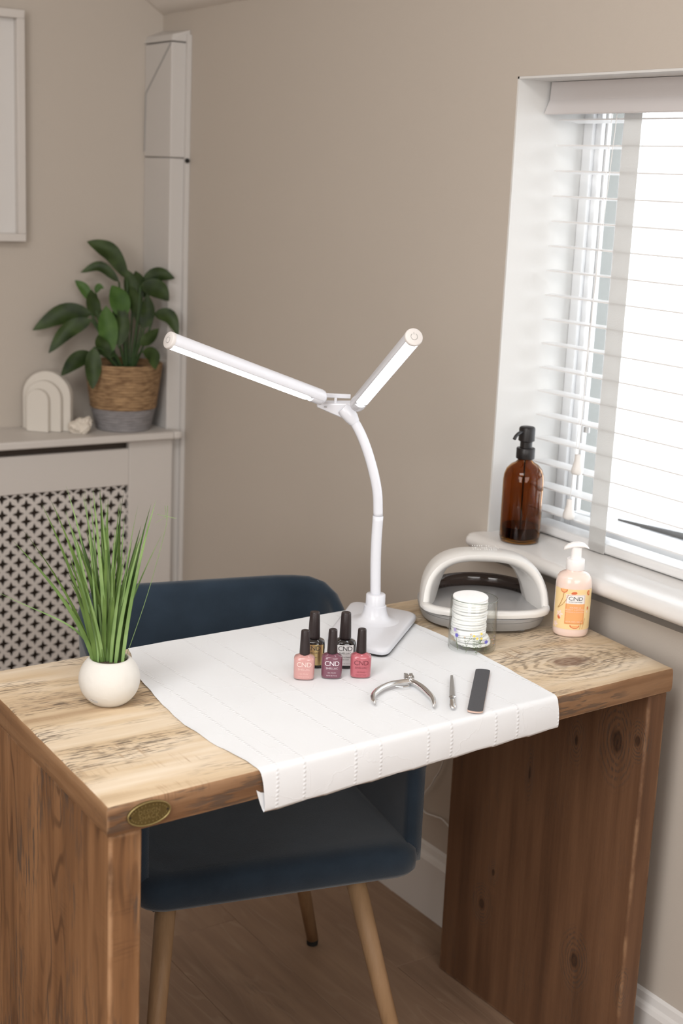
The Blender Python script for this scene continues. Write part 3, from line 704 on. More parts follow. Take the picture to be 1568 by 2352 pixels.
# ================================================================= UV NAIL LAMP
uv_o=(1.530,1.838,.7605)
uvl=thing('nail_curing_lamp','white arch-shaped nail curing lamp with grey base behind the cotton jar','nail lamp',uv_o,R(-31.5)); uvl.scale=(1.10,1.10,1.06)
def sup(w,d,z,n=64,pw=2.5,cy=0,wb=None):
    o=[]
    for i in range(n):
        a=2*math.pi*i/n; c,s=math.cos(a),math.sin(a)
        x=math.copysign(abs(c)**(2/pw),c)*w; y=math.copysign(abs(s)**(2/pw),s)*d; o.append((x,y+cy,z))
    return o
obj('base', loft([sup(.090,.088,.003),sup(.095,.093,.0048),sup(.0985,.0965,.013),sup(.1000,.098,.0185)]), m_uvg, uvl, auto=40)
obj('base_band', loft([sup(.1000,.098,.0190),sup(.1005,.0985,.024),sup(.0965,.0945,.0255)]), m_uvg, uvl, auto=40)
for a in (-.055,.055): obj('foot', mv(lathe([(.005,0),(.006,.002),(.006,.0045)],14),a,-.068,-.0), m_uvg, uvl)
# reflective hand tray
obj('tray', loft([sup(.090,.088,.0256,cy=.002),sup(.089,.087,.0268,cy=.002)]), m_uvm, uvl)
# arch shell: rings swept front to back. ring = open arch section given by half width and height
HT=.116
def shellring(fr, sc, zb, k):
    """closed hoop. fr: fraction 0 front..; hoop lies in a tilted plane: bottom front -> top back"""
    return None
def hoop(w,h,ybot,ytop,zb,n=72,pw=2.7,xs=0,flare=.86):
    o=[]
    for i in range(n):
        a=2*math.pi*i/n-math.pi/2; c,s=math.cos(a),math.sin(a)
        x=math.copysign(abs(c)**(2/pw),c)*w; t=(math.copysign(abs(s)**(2/pw),s)+1)/2
        x*=(1-(1-flare)*t**1.5)
        # bottom of the hoop follows the oval plan of the base
        bow=1-(x/w)**2 if w else 1
        y=ybot*(1-t)**1.0*(.30+.70*math.sqrt(max(0,bow)))+ytop*t*(.75+.25*bow) if True else 0
        o.append((x,y,zb+h*t))
    return o
H=[hoop(.0985,.088,-.094,.020,.0258),            # outer, lower lip
   hoop(.1000,.095,-.096,.004,.0262),
   hoop(.0990,.0955,-.096,-.014,.0290),
   hoop(.0930,.0890,-.091,-.026,.0335),
   hoop(.0870,.0800,-.086,-.028,.0345)]          # inner lip
outer_back=[hoop(.0975,.086,-.05,.082,.0258,flare=.80), hoop(.1000,.090,-.07,.060,.0258,flare=.83), hoop(.1005,.093,-.085,.030,.0258,flare=.85)]
# shell as a half dome open at the bottom: build from vertical arches instead
def arch(w,h,y,lean=0,n=48,pw=2.9,flare=.94,z0=.0258):
    h*=.93
    o=[]
    for i in range(n+1):
        a=math.pi*i/n; c,s=math.cos(a),math.sin(a)
        x=-math.copysign(abs(c)**(2/pw),c)*w; t=abs(s)**(2/pw)
        x*=(1-(1-flare)*t**1.3); yy=y+lean*t
        o.append((x,yy,z0+h*t))
    return o
secs=[arch(.0835,.066,-.048,.060),arch(.0870,.0725,-.052,.046),arch(.0925,.0815,-.055,.036),arch(.0975,.0880,-.053,.033),arch(.1000,.0910,-.046,.034),arch(.1005,.0915,-.035,.036),
      arch(.0995,.0890,-.005,.034),arch(.0965,.0840,.022,.026),arch(.0900,.0780,.048,.014),arch(.0860,.0730,.060,.006),
      arch(.0780,.0670,.056,.006),arch(.0720,.0615,.036,.010),arch(.0700,.0590,.010,.020)]
# inner tunnel: from the front lip going back
shell=secs[3:10]; lipr=[secs[0],secs[1],secs[2],secs[3]]
obj('shell', loft(secs[3:11],False,False,closed=False), m_uvw, uvl, smooth=True)
inner=[arch(.0875,.0730,-.0515,.046),arch(.0850,.0715,-.043,.046,flare=.88),arch(.0775,.0690,-.018,.040,flare=.76,pw=4),arch(.0735,.0675,.000,.032,flare=.68,pw=6),arch(.0725,.0665,.006,.028,flare=.67,pw=6)]
obj('front_lip', loft([arch(.0875,.0732,-.0517,.046),arch(.0890,.0765,-.0545,.042),arch(.0930,.0825,-.0555,.0355),arch(.0975,.0880,-.053,.033)],False,False,closed=False), m_uvw, uvl, smooth=True)
obj('inner_funnel', loft(inner,False,False,closed=False), m_uvi, uvl, auto=40)
obj('inner_tunnel', loft([arch(.0725,.0665,.006,.028,flare=.67,pw=6),arch(.0700,.0600,.056,.006,flare=.78,pw=4),arch(.0780,.0670,.0565,.006)],False,False,closed=False), m_uvi, uvl, auto=40)
# front threshold strip joining the two feet of the arch, bowed to the front
fr=[];N=40
def bow(w,d,z,y0,pw=2.3):
    return [(w*-math.copysign(abs(math.cos(math.pi*i/N))**(2/pw),math.cos(math.pi*i/N)), y0-d*abs(math.sin(math.pi*i/N))**(2/pw), z) for i in range(N+1)]
obj('front_strip', loft([bow(.0985,.0500,.0258,-.0455),bow(.1002,.0515,.031,-.0455),bow(.0990,.0500,.0355,-.0455),bow(.0900,.0380,.0360,-.0455),bow(.0868,.0330,.0310,-.0460),bow(.0862,.0320,.0262,-.0460)],False,False,closed=False), m_uvw, uvl, smooth=True)
# smoked rear guard
gr=[]
for z in (.0262,.050): gr.append([(.080*math.cos(math.pi*i/30),.012+.072*math.sin(math.pi*i/30),z) for i in range(31)])
g=obj('smoked_guard', loft(gr,False,False,closed=False), m_smoke, uvl, smooth=True); md=g.modifiers.new('s','SOLIDIFY'); md.thickness=.002
# light strips inside and embossed dots on top
dots=[]
random.seed(3)
for i in range(12):
    for j in range(3):
        if random.random()<.75:
            u=-.020+i*.0036; dots.append(mv(tr(box(-.0006,.0006,-.0010,.0010,0,.0006),Matrix.Rotation(R(22),4,'X')),u,-.012+j*.0055,.1157+j*.0014))
obj('embossed_marks', join(*dots), m_uvi, uvl)
# ================================================================= JAR + COTTON PADS
JC=(1.404,1.704,.7604)
jar=thing('glass_jar','clear glass tumbler printed with wild flowers, holding cotton pads','jar',JC,VIEWROT)
Rj=.0385; Hj=.086
obj('glass', lathe([(.001,0),(.034,0),(.0375,.0015),(Rj,.005),(Rj,.04),(.0378,Hj-.001),(.0372,Hj),(.0364,Hj-.001),(.0366,.04),(.0366,.009),(.033,.006),(.001,.006)],56,cap0=True,cap1=True), m_jar, jar, smooth=True)
obj('rim', loft([[((.0371+.0007*math.cos(b))*math.cos(a),(.0371+.0007*math.cos(b))*math.sin(a),Hj-.0004+.0007*math.sin(b)) for a in [2*math.pi*i/56 for i in range(56)]] for b in [2*math.pi*k/8 for k in range(9)]],False,False), clearglass('jar_rim_glass',(.72,.76,.73,1),.2), jar, smooth=True)
def oncyl(u,z,r=Rj+.0004): a=u/Rj; return Vector((r*math.sin(a),-r*math.cos(a),z))
def strip(pts,w): # painted line on the glass as a thin ribbon
    V=[];F=[]
    for i,(u,z) in enumerate(pts):
        q=pts[min(i+1,len(pts)-1)]; p=pts[max(i-1,0)]; d=Vector((q[0]-p[0],q[1]-p[1])).normalized(); n_=Vector((-d.y,d.x))*w/2
        V+= [oncyl(u+n_.x,z+n_.y),oncyl(u-n_.x,z-n_.y)]
    for i in range(len(pts)-1): F.append((2*i,2*i+1,2*i+3,2*i+2))
    return V,F
def lf(u,z,an,l,w):
    pts=[(0,0),(l*.5,w/2),(l,0),(l*.5,-w/2)]; c,s=math.cos(an),math.sin(an)
    return [oncyl(u+c*x-s*y,z+s*x+c*y,Rj+.0005) for x,y in pts],[(0,1,2,3)]
p_green=plain('print_green',(.10,.14,.06,1),.6); p_yel=plain('print_yellow',(.85,.66,.12,1),.6); p_blue=plain('print_blue',(.14,.13,.50,1),.6); p_lil=plain('print_lilac',(.42,.36,.62,1),.6); p_org=plain('print_orange',(.80,.30,.10,1),.6)
G=[];Y=[];B=[];L_=[];O=[]
def sprig(u,z0,h,lean=0,yl=True):
    pts=[(u+lean*t,z0+h*t) for t in [k/5 for k in range(6)]]; G.append(strip(pts,.0004))
    for k in range(5):
        t=(k+.6)/6; 
        for s in (-1,1): G.append(lf(u+lean*t,z0+h*t,R(90-s*48),.0034,.0011))
    if yl:
        for k in range(6): Y.append(lf(u+lean,z0+h+.001,k*R(60)+.3,.0026,.0016))
        O.append(lf(u+lean-.0006,z0+h+.001,0,.0012,.0012))
def daisy(u,z,r,B_): 
    for k in range(9): B_.append(lf(u,z,k*R(40),r,r*.42))
for u,z0,h,l in ((.0045,.002,.026,0),(.0005,.010,.022,-.001),(.0100,.008,.028,.001),(.0075,.020,.008,.004)): sprig(u,z0,h,l)
# fine branching sprig
for (pts) in ([(-.012,.004),(-.0115,.016),(-.009,.024),(-.0055,.034)],[(-.0115,.014),(-.014,.022),(-.0155,.028)],[(-.0118,.008),(-.0155,.012),(-.0175,.015)],[(-.0118,.006),(-.009,.011),(-.0075,.013)],[(-.009,.024),(-.006,.027),(-.003,.028)]):
    G.append(strip(pts,.00035))
    for (u,z) in pts[1:]:
        for s in (-1,1): G.append(lf(u,z,R(90-s*50),.0028,.0009))
O.append(lf(-.0055,.0345,R(90),.003,.0014)); O.append(lf(-.0155,.0285,R(90),.0025,.0012))
daisy(.0205,.0225,.0042,B); G.append(strip([(.0205,.019),(.0195,.011),(.0185,.004)],.0005)); G.append(strip([(.0215,.016),(.0225,.009),(.0215,.004)],.0004))
daisy(-.0300,.030,.0044,B); G.append(strip([(-.0300,.026),(-.0290,.015),(-.0265,.006)],.0007)); G.append(strip([(-.0290,.020),(-.0265,.010)],.0006))
daisy(-.0345,.038,.0042,L_)
for k in range(7): G.append(lf(.034+.0004*(k%2),.030+.0036*k,R(30 if k%2 else 150),.0030,.0010))
for k in range(5): O.append(lf(.036+.001*(k%2),.012+.004*k,k*1.1,.0026,.0018)) if k%2 else L_.append(lf(.040,.014+.004*k,k*1.1,.003,.002))
for nm,lst,mm_ in (('green_print',G,p_green),('yellow_print',Y,p_yel),('orange_print',O,p_org),('lilac_dots_print',L_[9:],p_lil)): obj(nm, join(*lst), mm_, jar)['kind']='stuff'
for lst,mm_ in ((B[:9],p_blue),(B[9:],p_blue),(L_[:9],p_lil)): obj('cornflower_print', join(*lst), mm_, jar)
# cotton pads, one thing each
random.seed(5)
def pad():
    pr=[(.001,-.0021),(.025,-.0021),(.0276,-.0017),(.0280,-.0009),(.0280,.0009),(.0276,.0017),(.025,.0021),(.001,.0021)]
    v,f=lathe(pr,36,pw=2.15)
    return [Vector((p[0]*(1+.012*noise.noise(Vector(p)*90)),p[1]*(1+.012*noise.noise(Vector(p)*90+Vector((4,4,4)))),p[2]+.0003*noise.noise(Vector(p)*120))) for p in v],f
pd0=obj('cotton_pad', pad(), m_cotton, smooth=True)
tag(pd0,'topmost round white cotton pad in the floral glass tumbler','cotton pad','cotton pads stacked in the jar')
jr=Vector((.831,-.556,0)); jf=Vector((.556,.831,0))
for i in range(18):
    o=pd0 if i==0 else pd0.copy()
    if i: COL.objects.link(o); o['label']='white cotton pad in the floral tumbler, %s from the top of the stack'%('second third fourth fifth sixth seventh eighth ninth tenth eleventh twelfth thirteenth fourteenth fifteenth sixteenth seventeenth eighteenth'.split()[i-1])
    z=.7604+.0865-.00435*i
    off=-.0065+random.uniform(-.0005,.0005); 
    if i>14: off=-.002+ .002*(i-15)
    q=Vector((JC[0],JC[1],0))+jr*off+jf*random.uniform(-.001,.001)
    o.location=(q.x,q.y,z); o.rotation_euler=(R(random.uniform(-2,2)),R(random.uniform(-2.5,2.5)),random.uniform(0,6))
# ================================================================= NAIL POLISH
def wrapoval(vf, w, d, pw, zc, yoff=.0003):
    """map flat text (x right, y up) on the front of a super-oval body"""
    out=[]
    for p in vf[0]:
        x=max(-w*.985,min(w*.985,p.x)); y=-d*(1-abs(x/w)**pw)**(1/pw)-yoff
        out.append(Vector((x,y,zc+p.y)))
    return out,vf[1]
def bottle(loc,rz,label,mat,tall=False,ink=None,kind='plain'):
    t=thing('nail_polish_bottle',label,'nail polish',loc,rz,'nail polish bottles in front of the lamp')
    if not tall: w,d,hb,cb,ct,hc=.0158,.0125,.0345,.0078,.0064,.0375
    else: w,d,hb,cb,ct,hc=.0172,.0140,.0420,.0092,.0075,.0415
    e=d/w; P2=3.0
    pr=[(w*.90,.0),(w*.965,.0008),(w*.985,.003),(w,hb*.5),(w,hb*.86),(w*.965,hb*.93),(w*.86,hb*.975),(w*.66,hb+.0005),(w*.50,hb+.0022)]
    obj('body', lathe(pr,48,1,e,P2), mat, t, auto=50)
    z0=hb+.0022
    obj('neck', lathe([(w*.44,z0-.001),(w*.44,z0+.002)],24), m_cap, t)
    obj('cap', mv(lathe([(cb*.95,.0005),(cb,.0015),(cb*.99,.004),((cb+ct)/2,hc*.55),(ct,hc-.002),(ct*.93,hc-.0006),(ct*.72,hc),(ct*.60,hc-.0004)],32),0,0,z0), m_cap, t, auto=50)
    def put(s,size,z,m,sp=1.0,off=.0005): 
        obj('lettering', wrapoval(textvf(s,size,sp),w,d,P2,z,off), m, t)
    if kind=='plain':
        put('CND',.0105,hb*.68,ink,.92); put('SHELLAC',.0042,hb*.47,ink,1.1)
        put('GEL POLISH',.0022,hb*.27,ink,1.1); put('0.25 FL OZ / 7.3 mL',.0019,hb*.14,ink,1.0)
    else:
        lm=m_label if kind=='white' else m_gold
        q=.0125 if kind=='white' else .0150
        lab=[(x,z) for z in (hb*.10,hb*.88) for x in [-q+2*q*k/16 for k in range(17)]]
        V=[Vector((x,0,0))+Vector((0,0,0)) for x,z in lab]
        V=wrapoval(([Vector((x,z,0)) for x,z in lab],[]),w,d,P2,0,.0004)[0]
        obj('paper_label' if kind=='white' else 'gold_label',(V,[(k,k+1,17+k+1,17+k) for k in range(16)]),lm,t)
        put('CND',.0105,hb*.74,m_ink,.92,.0006); put('SHELLAC',.0042,hb*.57,m_ink,1.1,.0006)
        if kind=='white':
            put('WEAR EXTENDER',.0026,hb*.42,m_ink,1.0,.0006); put('BASE COAT',.0024,hb*.33,m_ink,1.0,.0006); put('0.42 FL OZ / 12.5 mL',.0018,hb*.18,m_ink,1.0,.0006)
        else:
            put('TOP COAT',.0026,hb*.40,m_ink,1.0,.0006)
    return t
m_label=plain('white_label',(.80,.80,.80,1),.5); m_gold=plain('gold_foil_label',(.72,.56,.27,1),.28,metal=.9); m_ink=plain('dark_ink',(.05,.045,.045,1),.5)
m_silver=plain('silver_ink',(.72,.66,.70,1),.4); m_pinkink=plain('pale_pink_ink',(.80,.60,.56,1),.5); m_wine=plain('wine_ink',(.20,.045,.06,1),.5)
m_pblack=plain('black_bottle',(.012,.009,.009,1),.12,coat=.6)
zz=.7625
bottle((1.0844,1.7035,zz),R(-33),'small dusty pink polish bottle, leftmost of the front three',polish('polish_pink',(.55,.285,.265,1)),ink=m_pinkink)
bottle((1.1244,1.6895,zz),R(-31),'small mauve plum polish bottle, middle of the front three',polish('polish_mauve',(.165,.055,.085,1)),ink=m_silver)
bottle((1.1654,1.6725,zz),R(-30),'small rose pink polish bottle, rightmost of the front three',polish('polish_rose',(.43,.105,.13,1)),ink=m_wine)
bottle((1.1264,1.7445,zz),R(-34),'tall black polish bottle with a gold label, behind the pink one',m_pblack,True,kind='gold')
bottle((1.1684,1.7215,zz),R(-30),'tall black polish bottle with a white label, behind the mauve one',m_pblack,True,kind='white')
# ================================================================= MANICURE TOOLS
# cuticle nippers
NZ=.7632
np_=thing('cuticle_nipper','polished steel cuticle nipper lying with spread handles on the paper','nail tool',(1.196,1.60,NZ))
def nl(p,z=0): return Vector((p[0]-1.196,p[1]-1.60,z))
def handle(pts,n=6):
    P=spline([nl(p[:2],p[2]) for p in pts],n); m=len(P); rings=[]
    for i,p in enumerate(P):
        t=i/(m-1); tg=(P[min(i+1,m-1)]-P[max(i-1,0)]).normalized(); sd=Vector((0,0,1)).cross(tg).normalized(); up=tg.cross(sd)
        w=.0044+.0018*math.sin(math.pi*min(1,t*1.2))-.0022*max(0,t-.85)/.15; h=.0048-.0016*t
        rings.append([p+sd*w*.8*math.cos(2*math.pi*k/12)+up*h*math.sin(2*math.pi*k/12) for k in range(12)])
    return loft(rings)
obj('handle', handle([(1.205,1.600,.006),(1.190,1.604,.006),(1.170,1.604,.006),(1.148,1.596,.0055),(1.128,1.582,.005),(1.116,1.566,.0045),(1.1125,1.556,.004)]), m_chrome, np_, smooth=True)
obj('handle', handle([(1.207,1.602,.006),(1.209,1.590,.006),(1.207,1.570,.006),(1.202,1.549,.0055),(1.197,1.533,.005),(1.189,1.519,.0045),(1.180,1.507,.004)]), m_chrome, np_, smooth=True)
jl=Matrix.Translation(nl((1.2125,1.612),.0))@Matrix.Rotation(math.atan2(.026,.016),4,'Z')
obj('jaw', tr(join(prism([(-.010,-.0065),(-.004,-.0075),(.008,-.0058),(.0125,-.0062),(.0110,-.0006),(-.010,-.0006)],.0015,.0108)),jl), m_steel, np_, bevel=.0007)
obj('jaw', tr(join(prism([(-.010,.0006),(.0110,.0006),(.0150,.0070),(.0080,.0056),(-.004,.0072),(-.010,.0062)],.0010,.0100)),jl), m_steel, np_, bevel=.0007)
obj('pivot', tr(mv(lathe([(.0032,.0),(.0032,.0118),(.0026,.0126),(.0005,.0127)],20),-.005,0,0),jl), m_chrome, np_, smooth=False)
obj('spring', tube([nl((1.203,1.597),.0035),nl((1.196,1.590),.0045),nl((1.187,1.592),.0035),nl((1.18,1.600),.003)],.0008,8), m_chrome, np_)
# cuticle pusher
cp=thing('cuticle_pusher','small steel cuticle pusher between the nipper and the emery board','nail tool',(1.245,1.548,NZ-.0002),math.atan2(.109,.082)-R(90)); cp.scale=(1.4,1.05,1.2)
obj('blade', loft([[(x*.9,y,z+.0004*0) for x,z in ((-w,0.0004),(w,0.0004),(w*.8,.0022),(-w*.8,.0022))] for y,w in ((-.022,.0036),(0,.0034),(.040,.0026),(.056,.0019),(.066,.0018))]), m_steel, cp, bevel=.0003)
obj('ferrule', loft([[(w*math.cos(2*math.pi*k/16),y,.0019+.0017*math.sin(2*math.pi*k/16)*q) for k in range(16)] for y,w,q in ((-.030,.0024,1),(-.028,.0032,1),(-.025,.0022,1),(-.0235,.0038,1),(-.021,.0036,1))]), m_chrome, cp, smooth=True)
obj('spoon_end', loft([[(w*math.cos(2*math.pi*k/16),y,.0022+h*math.sin(2*math.pi*k/16)) for k in range(16)] for y,w,h in ((-.0295,.0026,.0016),(-.038,.0032,.0019),(-.052,.0034,.0020),(-.062,.0032,.0018),(-.068,.0018,.0010))]), m_chrome, cp, smooth=True)
# emery board
eb=thing('emery_board','dark grey rounded emery board lying on the paper beside the pusher','nail file',(1.2855,1.5355,NZ-.0003),math.atan2(.135,.123)-R(90))
def stad(w,l,z0,z1,n=10):
    pts=[(w*math.cos(math.pi*i/n),l-w*.55+w*.55*math.sin(math.pi*i/n)) for i in range(n+1)]+[(-w*math.cos(math.pi*i/n),-l+w*.55-w*.55*math.sin(math.pi*i/n)) for i in range(n+1)]
    return prism(pts,z0,z1)
obj('board', stad(.0112,.0925,.0,.0024), m_card, eb)
obj('grit_face', stad(.0111,.0923,.00245,.0031), m_file, eb)
# ================================================================= LOTION BOTTLE
lb=thing('lotion_bottle','peach hand lotion pump bottle with orange floral label beside the wall','bottle',(1.607,1.693,.7604),R(-36)); lb.scale=(1.05,1.05,.985)
Rb=.0285; 
obj('body', lathe([(.0235,.0),(.0262,.0010),(.0278,.0035),(Rb,.010),(Rb,.040),(Rb,.090),(.0280,.0960),(.0265,.1015),(.0235,.1065),(.0190,.1095),(.0148,.1110),(.0140,.1120),(.0138,.1150)],56,1,.86,2.2), m_lotion, lb, auto=60)
def onb(u,z,o=.0004):
    w,d,pw_=Rb,Rb*.86,2.2; a=u/Rb; c,s=math.cos(a),math.sin(a)
    x=math.copysign(abs(s)**(2/pw_),s)*(w+o); y=-abs(c)**(2/pw_)*(d+o); return Vector((x,y,z))
def labq(u0,u1,z0,z1,o,nu=24):
    V=[onb(u0+(u1-u0)*k/nu,z,o) for z in (z0,z1) for k in range(nu+1)]; return V,[(k,k+1,nu+2+k,nu+1+k) for k in range(nu)]
def outl(u0,u1,z0,z1,t,o): return join(labq(u0,u1,z0,z0+t,o),labq(u0,u1,z1-t,z1,o),labq(u0,u0+t,z0,z1,o,2),labq(u1-t,u1,z0,z1,o,2))
l_yel=plain('label_apricot',(.88,.66,.34,1),.45); l_wh=plain('label_white',(.86,.84,.82,1),.45); l_or=plain('label_orange',(.86,.42,.17,1),.45); l_red=plain('label_red_print',(.68,.16,.06,1),.5); l_br=plain('label_brown_print',(.46,.24,.08,1),.5); l_pk=plain('label_pale_print',(.93,.72,.64,1),.5); l_dk=plain('label_ink',(.12,.12,.12,1),.5); l_line=plain('label_line_print',(.62,.20,.06,1),.5)
obj('floral_label', labq(-.0385,.0385,.0145,.0850,.0004,40), l_yel, lb)
obj('white_panel', labq(-.0125,.0165,.0600,.0762,.0008), l_wh, lb); obj('orange_panel', labq(-.0125,.0165,.0240,.0600,.0008), l_or, lb)
obj('panel_outline', outl(-.0115,.0155,.0250,.0752,.0005,.0010), l_line, lb)
def tb(s,size,u,z,m,sp=1.0):
    v,f=textvf(s,size,sp); obj('lettering',([onb(u+p.x,z+p.y,.0012) for p in v],f),m,lb)
tb('CND',.0095,.002,.0690,l_dk,.95); tb('SCENTSATIONS',.0024,.002,.0632,l_dk,1.15)
tb('HAND &',.0036,.002,.0535,l_pk,1.15); tb('BODY LOTION',.0036,.002,.0495,l_pk,1.15)
tb('TANGERINE & LEMONGRASS',.0021,.002,.0455,l_pk,1.0); tb('8.3 FL OZ / 245 mL',.0030,.002,.0285,l_pk,1.0)
def blob(u,z,a,b,rot,o=.0007,n=14,half=False):
    pts=[]
    for i in range(n):
        t=(math.pi if half else 2*math.pi)*i/(n-1 if half else n)+(math.pi if half else 0)
        x,y=a*math.cos(t),b*math.sin(t); pts.append(onb(u+x*math.cos(rot)-y*math.sin(rot),z+x*math.sin(rot)+y*math.cos(rot),o))
    return pts,[tuple(range(n))]
def bstrip(pts,w,o=.0011):
    V=[];F=[]
    for i,(u,z) in enumerate(pts):
        q=pts[min(i+1,len(pts)-1)]; p=pts[max(i-1,0)]; d=Vector((q[0]-p[0],q[1]-p[1])).normalized(); V+=[onb(u-d.y*w/2,z+d.x*w/2,o),onb(u+d.y*w/2,z-d.x*w/2,o)]
    return V,[(2*i,2*i+1,2*i+3,2*i+2) for i in range(len(pts)-1)]
obj('tangerine_print', join(blob(-.0170,.0845,.0065,.0065,0,half=True), blob(.0030,.0145+.0078,.0070,.0060,0,half=True), blob(.0235,.079,.0035,.0045,.2), blob(.024,.052,.0018,.0030,0), blob(-.001,.0785,.0040,.0025,.3), blob(-.0235,.0345,.0028,.0042,.4)), l_red, lb)
obj('tangerine_segment_print', join(blob(-.0170,.0845,.0052,.0048,0,o=.0009,half=True), blob(.0030,.0218,.0054,.0042,0,o=.0009,half=True), blob(.0242,.0792,.0018,.003,.2,o=.0009)), l_or, lb)
obj('petal_print', join(*[blob(-.0225+.004*math.cos(k*1.26),.040+.004*math.sin(k*1.26),.0030,.0018,k*1.26) for k in range(5)],*[blob(-.030+.003*math.cos(k*1.26),.021+.003*math.sin(k*1.26),.0026,.0016,k*1.26) for k in range(5)],blob(.0225,.046,.0012,.002,.3)), l_pk, lb)['kind']='stuff'
obj('stalk_print', join(bstrip([(-.0165,.078),(-.018,.068),(-.022,.058),(-.027,.050)],.0009),bstrip([(-.0085,.076),(-.012,.066),(-.018,.057),(-.0265,.050)],.0007),bstrip([(.0125,.031),(.0105,.016)],.0006),bstrip([(.019,.035),(.0145,.016)],.0006)), l_br, lb)
obj('pump_collar', mv(lathe([(.0142,.0),(.0148,.0008),(.0146,.0165),(.0140,.0180),(.0095,.0185)],36),0,0,.1145), m_pumpw, lb, auto=50)
obj('pump_stem', mv(lathe([(.0088,0),(.0085,.006),(.0082,.020)],28),0,0,.1330), m_pumpw, lb, auto=50)
def pumphead():
    rings=[]
    for x,zc,w,h in ((-.0205,.1480,.0022,.0012),(-.0195,.1496,.0045,.0035),(-.014,.1530,.0060,.0055),(-.006,.1555,.0074,.0062),(.004,.1568,.0082,.0058),(.011,.1562,.0080,.0045),(.016,.1540,.0062,.0024),(.0195,.1512,.0030,.0010)):
        rings.append([(x,w*math.cos(2*math.pi*k/16),zc+h*math.sin(2*math.pi*k/16)*(1 if math.sin(2*math.pi*k/16)>0 else .75)) for k in range(16)])
    return loft(rings)
obj('pump_head', pumphead(), m_pumpw, lb, smooth=True)
# ================================================================= AMBER BOTTLE
ab=thing('amber_dispenser','amber glass pump bottle with black top on the window sill','bottle',(1.711,1.958,.8485),R(-20))
pr=[(.022,.0),(.032,.0),(.0365,.003),(.0378,.010),(.0378,.116),(.0365,.127),(.0325,.1375),(.0250,.1455),(.0170,.1500),(.0135,.154),(.0130,.160)]
inn=[(.0110,.160),(.0115,.153),(.0150,.147),(.0232,.1428),(.0304,.1355),(.0342,.1260),(.0355,.115),(.0355,.012),(.034,.007),(.02,.005)]
obj('glass_body', lathe([(.0005,.0)]+pr+inn+[(.0005,.005)],56), m_amber, ab, smooth=True)
obj('soap', lathe([(.0005,.0054),(.0330,.0072),(.0351,.013),(.0351,.030),(.0005,.030)],40), m_liquid, ab, auto=50)
obj('dip_tube', mv(lathe([(.0016,.0),(.0016,.145)],12),0,0,.012), m_blackp, ab)
obj('pump_collar', mv(lathe([(.0165,0),(.0172,.001),(.0172,.019),(.0162,.0202),(.012,.0203)],36),0,0,.1565), m_blackp, ab, auto=50)
obj('pump_head', mv(lathe([(.0112,0),(.0112,.011),(.0122,.0115),(.0150,.0130),(.0150,.034),(.0142,.0372),(.0115,.0392),(.0005,.0398)],36),0,0,.177), m_blackp, ab, auto=50)
obj('spout', tube(spline([(-.010,-.006,.207),(-.020,-.012,.2055),(-.027,-.016,.201),(-.031,-.0185,.1955)],5),.0032,12), plain('spout_black',(.03,.03,.032,1),.25), ab, smooth=True)
# ================================================================= GRASS IN WHITE POT
GP=(.788,1.745,.7604)
gp=thing('grass_plant','tall green grass in a round white plaster pot on the desk corner','plant',GP,VIEWROT)
pr=[]
for i in range(25):
    a=R(-58)+R(58+48)*i/24; pr.append((.0428*math.cos(a),.0350+.0410*math.sin(a)))
pr=[(.001,pr[0][1])]+pr+[(.0262,.0655),(.0255,.0640),(.027,.058),(.001,.056)]
zmin=min(p[1] for p in pr); pr=[(a,b-zmin) for a,b in pr]
obj('pot', lathe(pr,56), m_pot, gp, smooth=True)
obj('soil', lathe([(.001,.0585),(.0285,.0580),(.015,.0625),(.001,.064)],24), m_soil, gp)
obj('scratch', mv(tr(tube([(-.006,0,.003),(0,-.0006,0),(.006,0,-.0015)],.0006,6),Matrix.Rotation(0,4,'Z')),-.0165,-.0335,.0122), m_grey_print, gp)
random.seed(11)
TIPS=[(-.165,.158,1),(-.1348,.2291,0),(-.1247,.2436,0),(-.0917,.2852,0),(-.0754,.2971,0),(-.069,.3002,1),(-.0736,.2842,1),(-.0329,.3129,1),(-.0167,.3154,1),(-.0122,.3129,2),(-.0356,.2878,1),(.0195,.3078,2),(.0005,.3024,0),(.0142,.2928,0),(.0404,.2921,1),(.0594,.2911,1),(.0614,.281,1),(.0505,.2805,2),(.0408,.2558,2),(.0463,.2533,2),(.0691,.243,1),(-.0501,.2676,0),(-.0428,.2445,2)]
for i in range(46):
    u=random.uniform(-.062,.052); TIPS.append((u,random.uniform(.19,.31)-abs(u)*.3,random.choice((0,0,0,1,1,2))))
BL=[]
def blade(u,z,kind,i):
    b=Vector((max(-.021,min(.021,u*.20+random.uniform(-.008,.008))),random.uniform(-.014,.014),.057))
    dpt=random.uniform(-.045,.045); 
    if abs(u)>.09: dpt*=.3
    tip=Vector((u,dpt,z)); L=(tip-b).length
    if u<-.16: c1=b+Vector((-.020,-.003,.060)); c2=Vector((-.075,-.01,.118))
    else: c1=b+Vector((u*.10,dpt*.1,L*.30)); c2=b.lerp(tip,.66)+Vector((-u*.10,0,L*.035))
    w=random.uniform(.0024,.0040) if kind!=1 else random.uniform(.0018,.0030)
    V=[];F=[];n=12; tw=random.uniform(-.8,.8)
    for k in range(n+1):
        t=k/n; p=b*(1-t)**3+c1*3*t*(1-t)**2+c2*3*t*t*(1-t)+tip*t**3
        ww=w*(1-t**2.6)*(.75+.25*min(1,t*6)); a=tw*(.3+t); s=Vector((math.cos(a),math.sin(a),0))
        nrm=Vector((-math.sin(a),math.cos(a),0))
        V+=[p-s*ww, p+nrm*ww*.45, p+s*ww]
    for k in range(n): q=3*k; F+=[(q,q+1,q+4,q+3),(q+1,q+2,q+5,q+4)]
    obj('blade',(V,F),(m_grassA,m_grassB,m_grassC)[kind],gp,smooth=True)
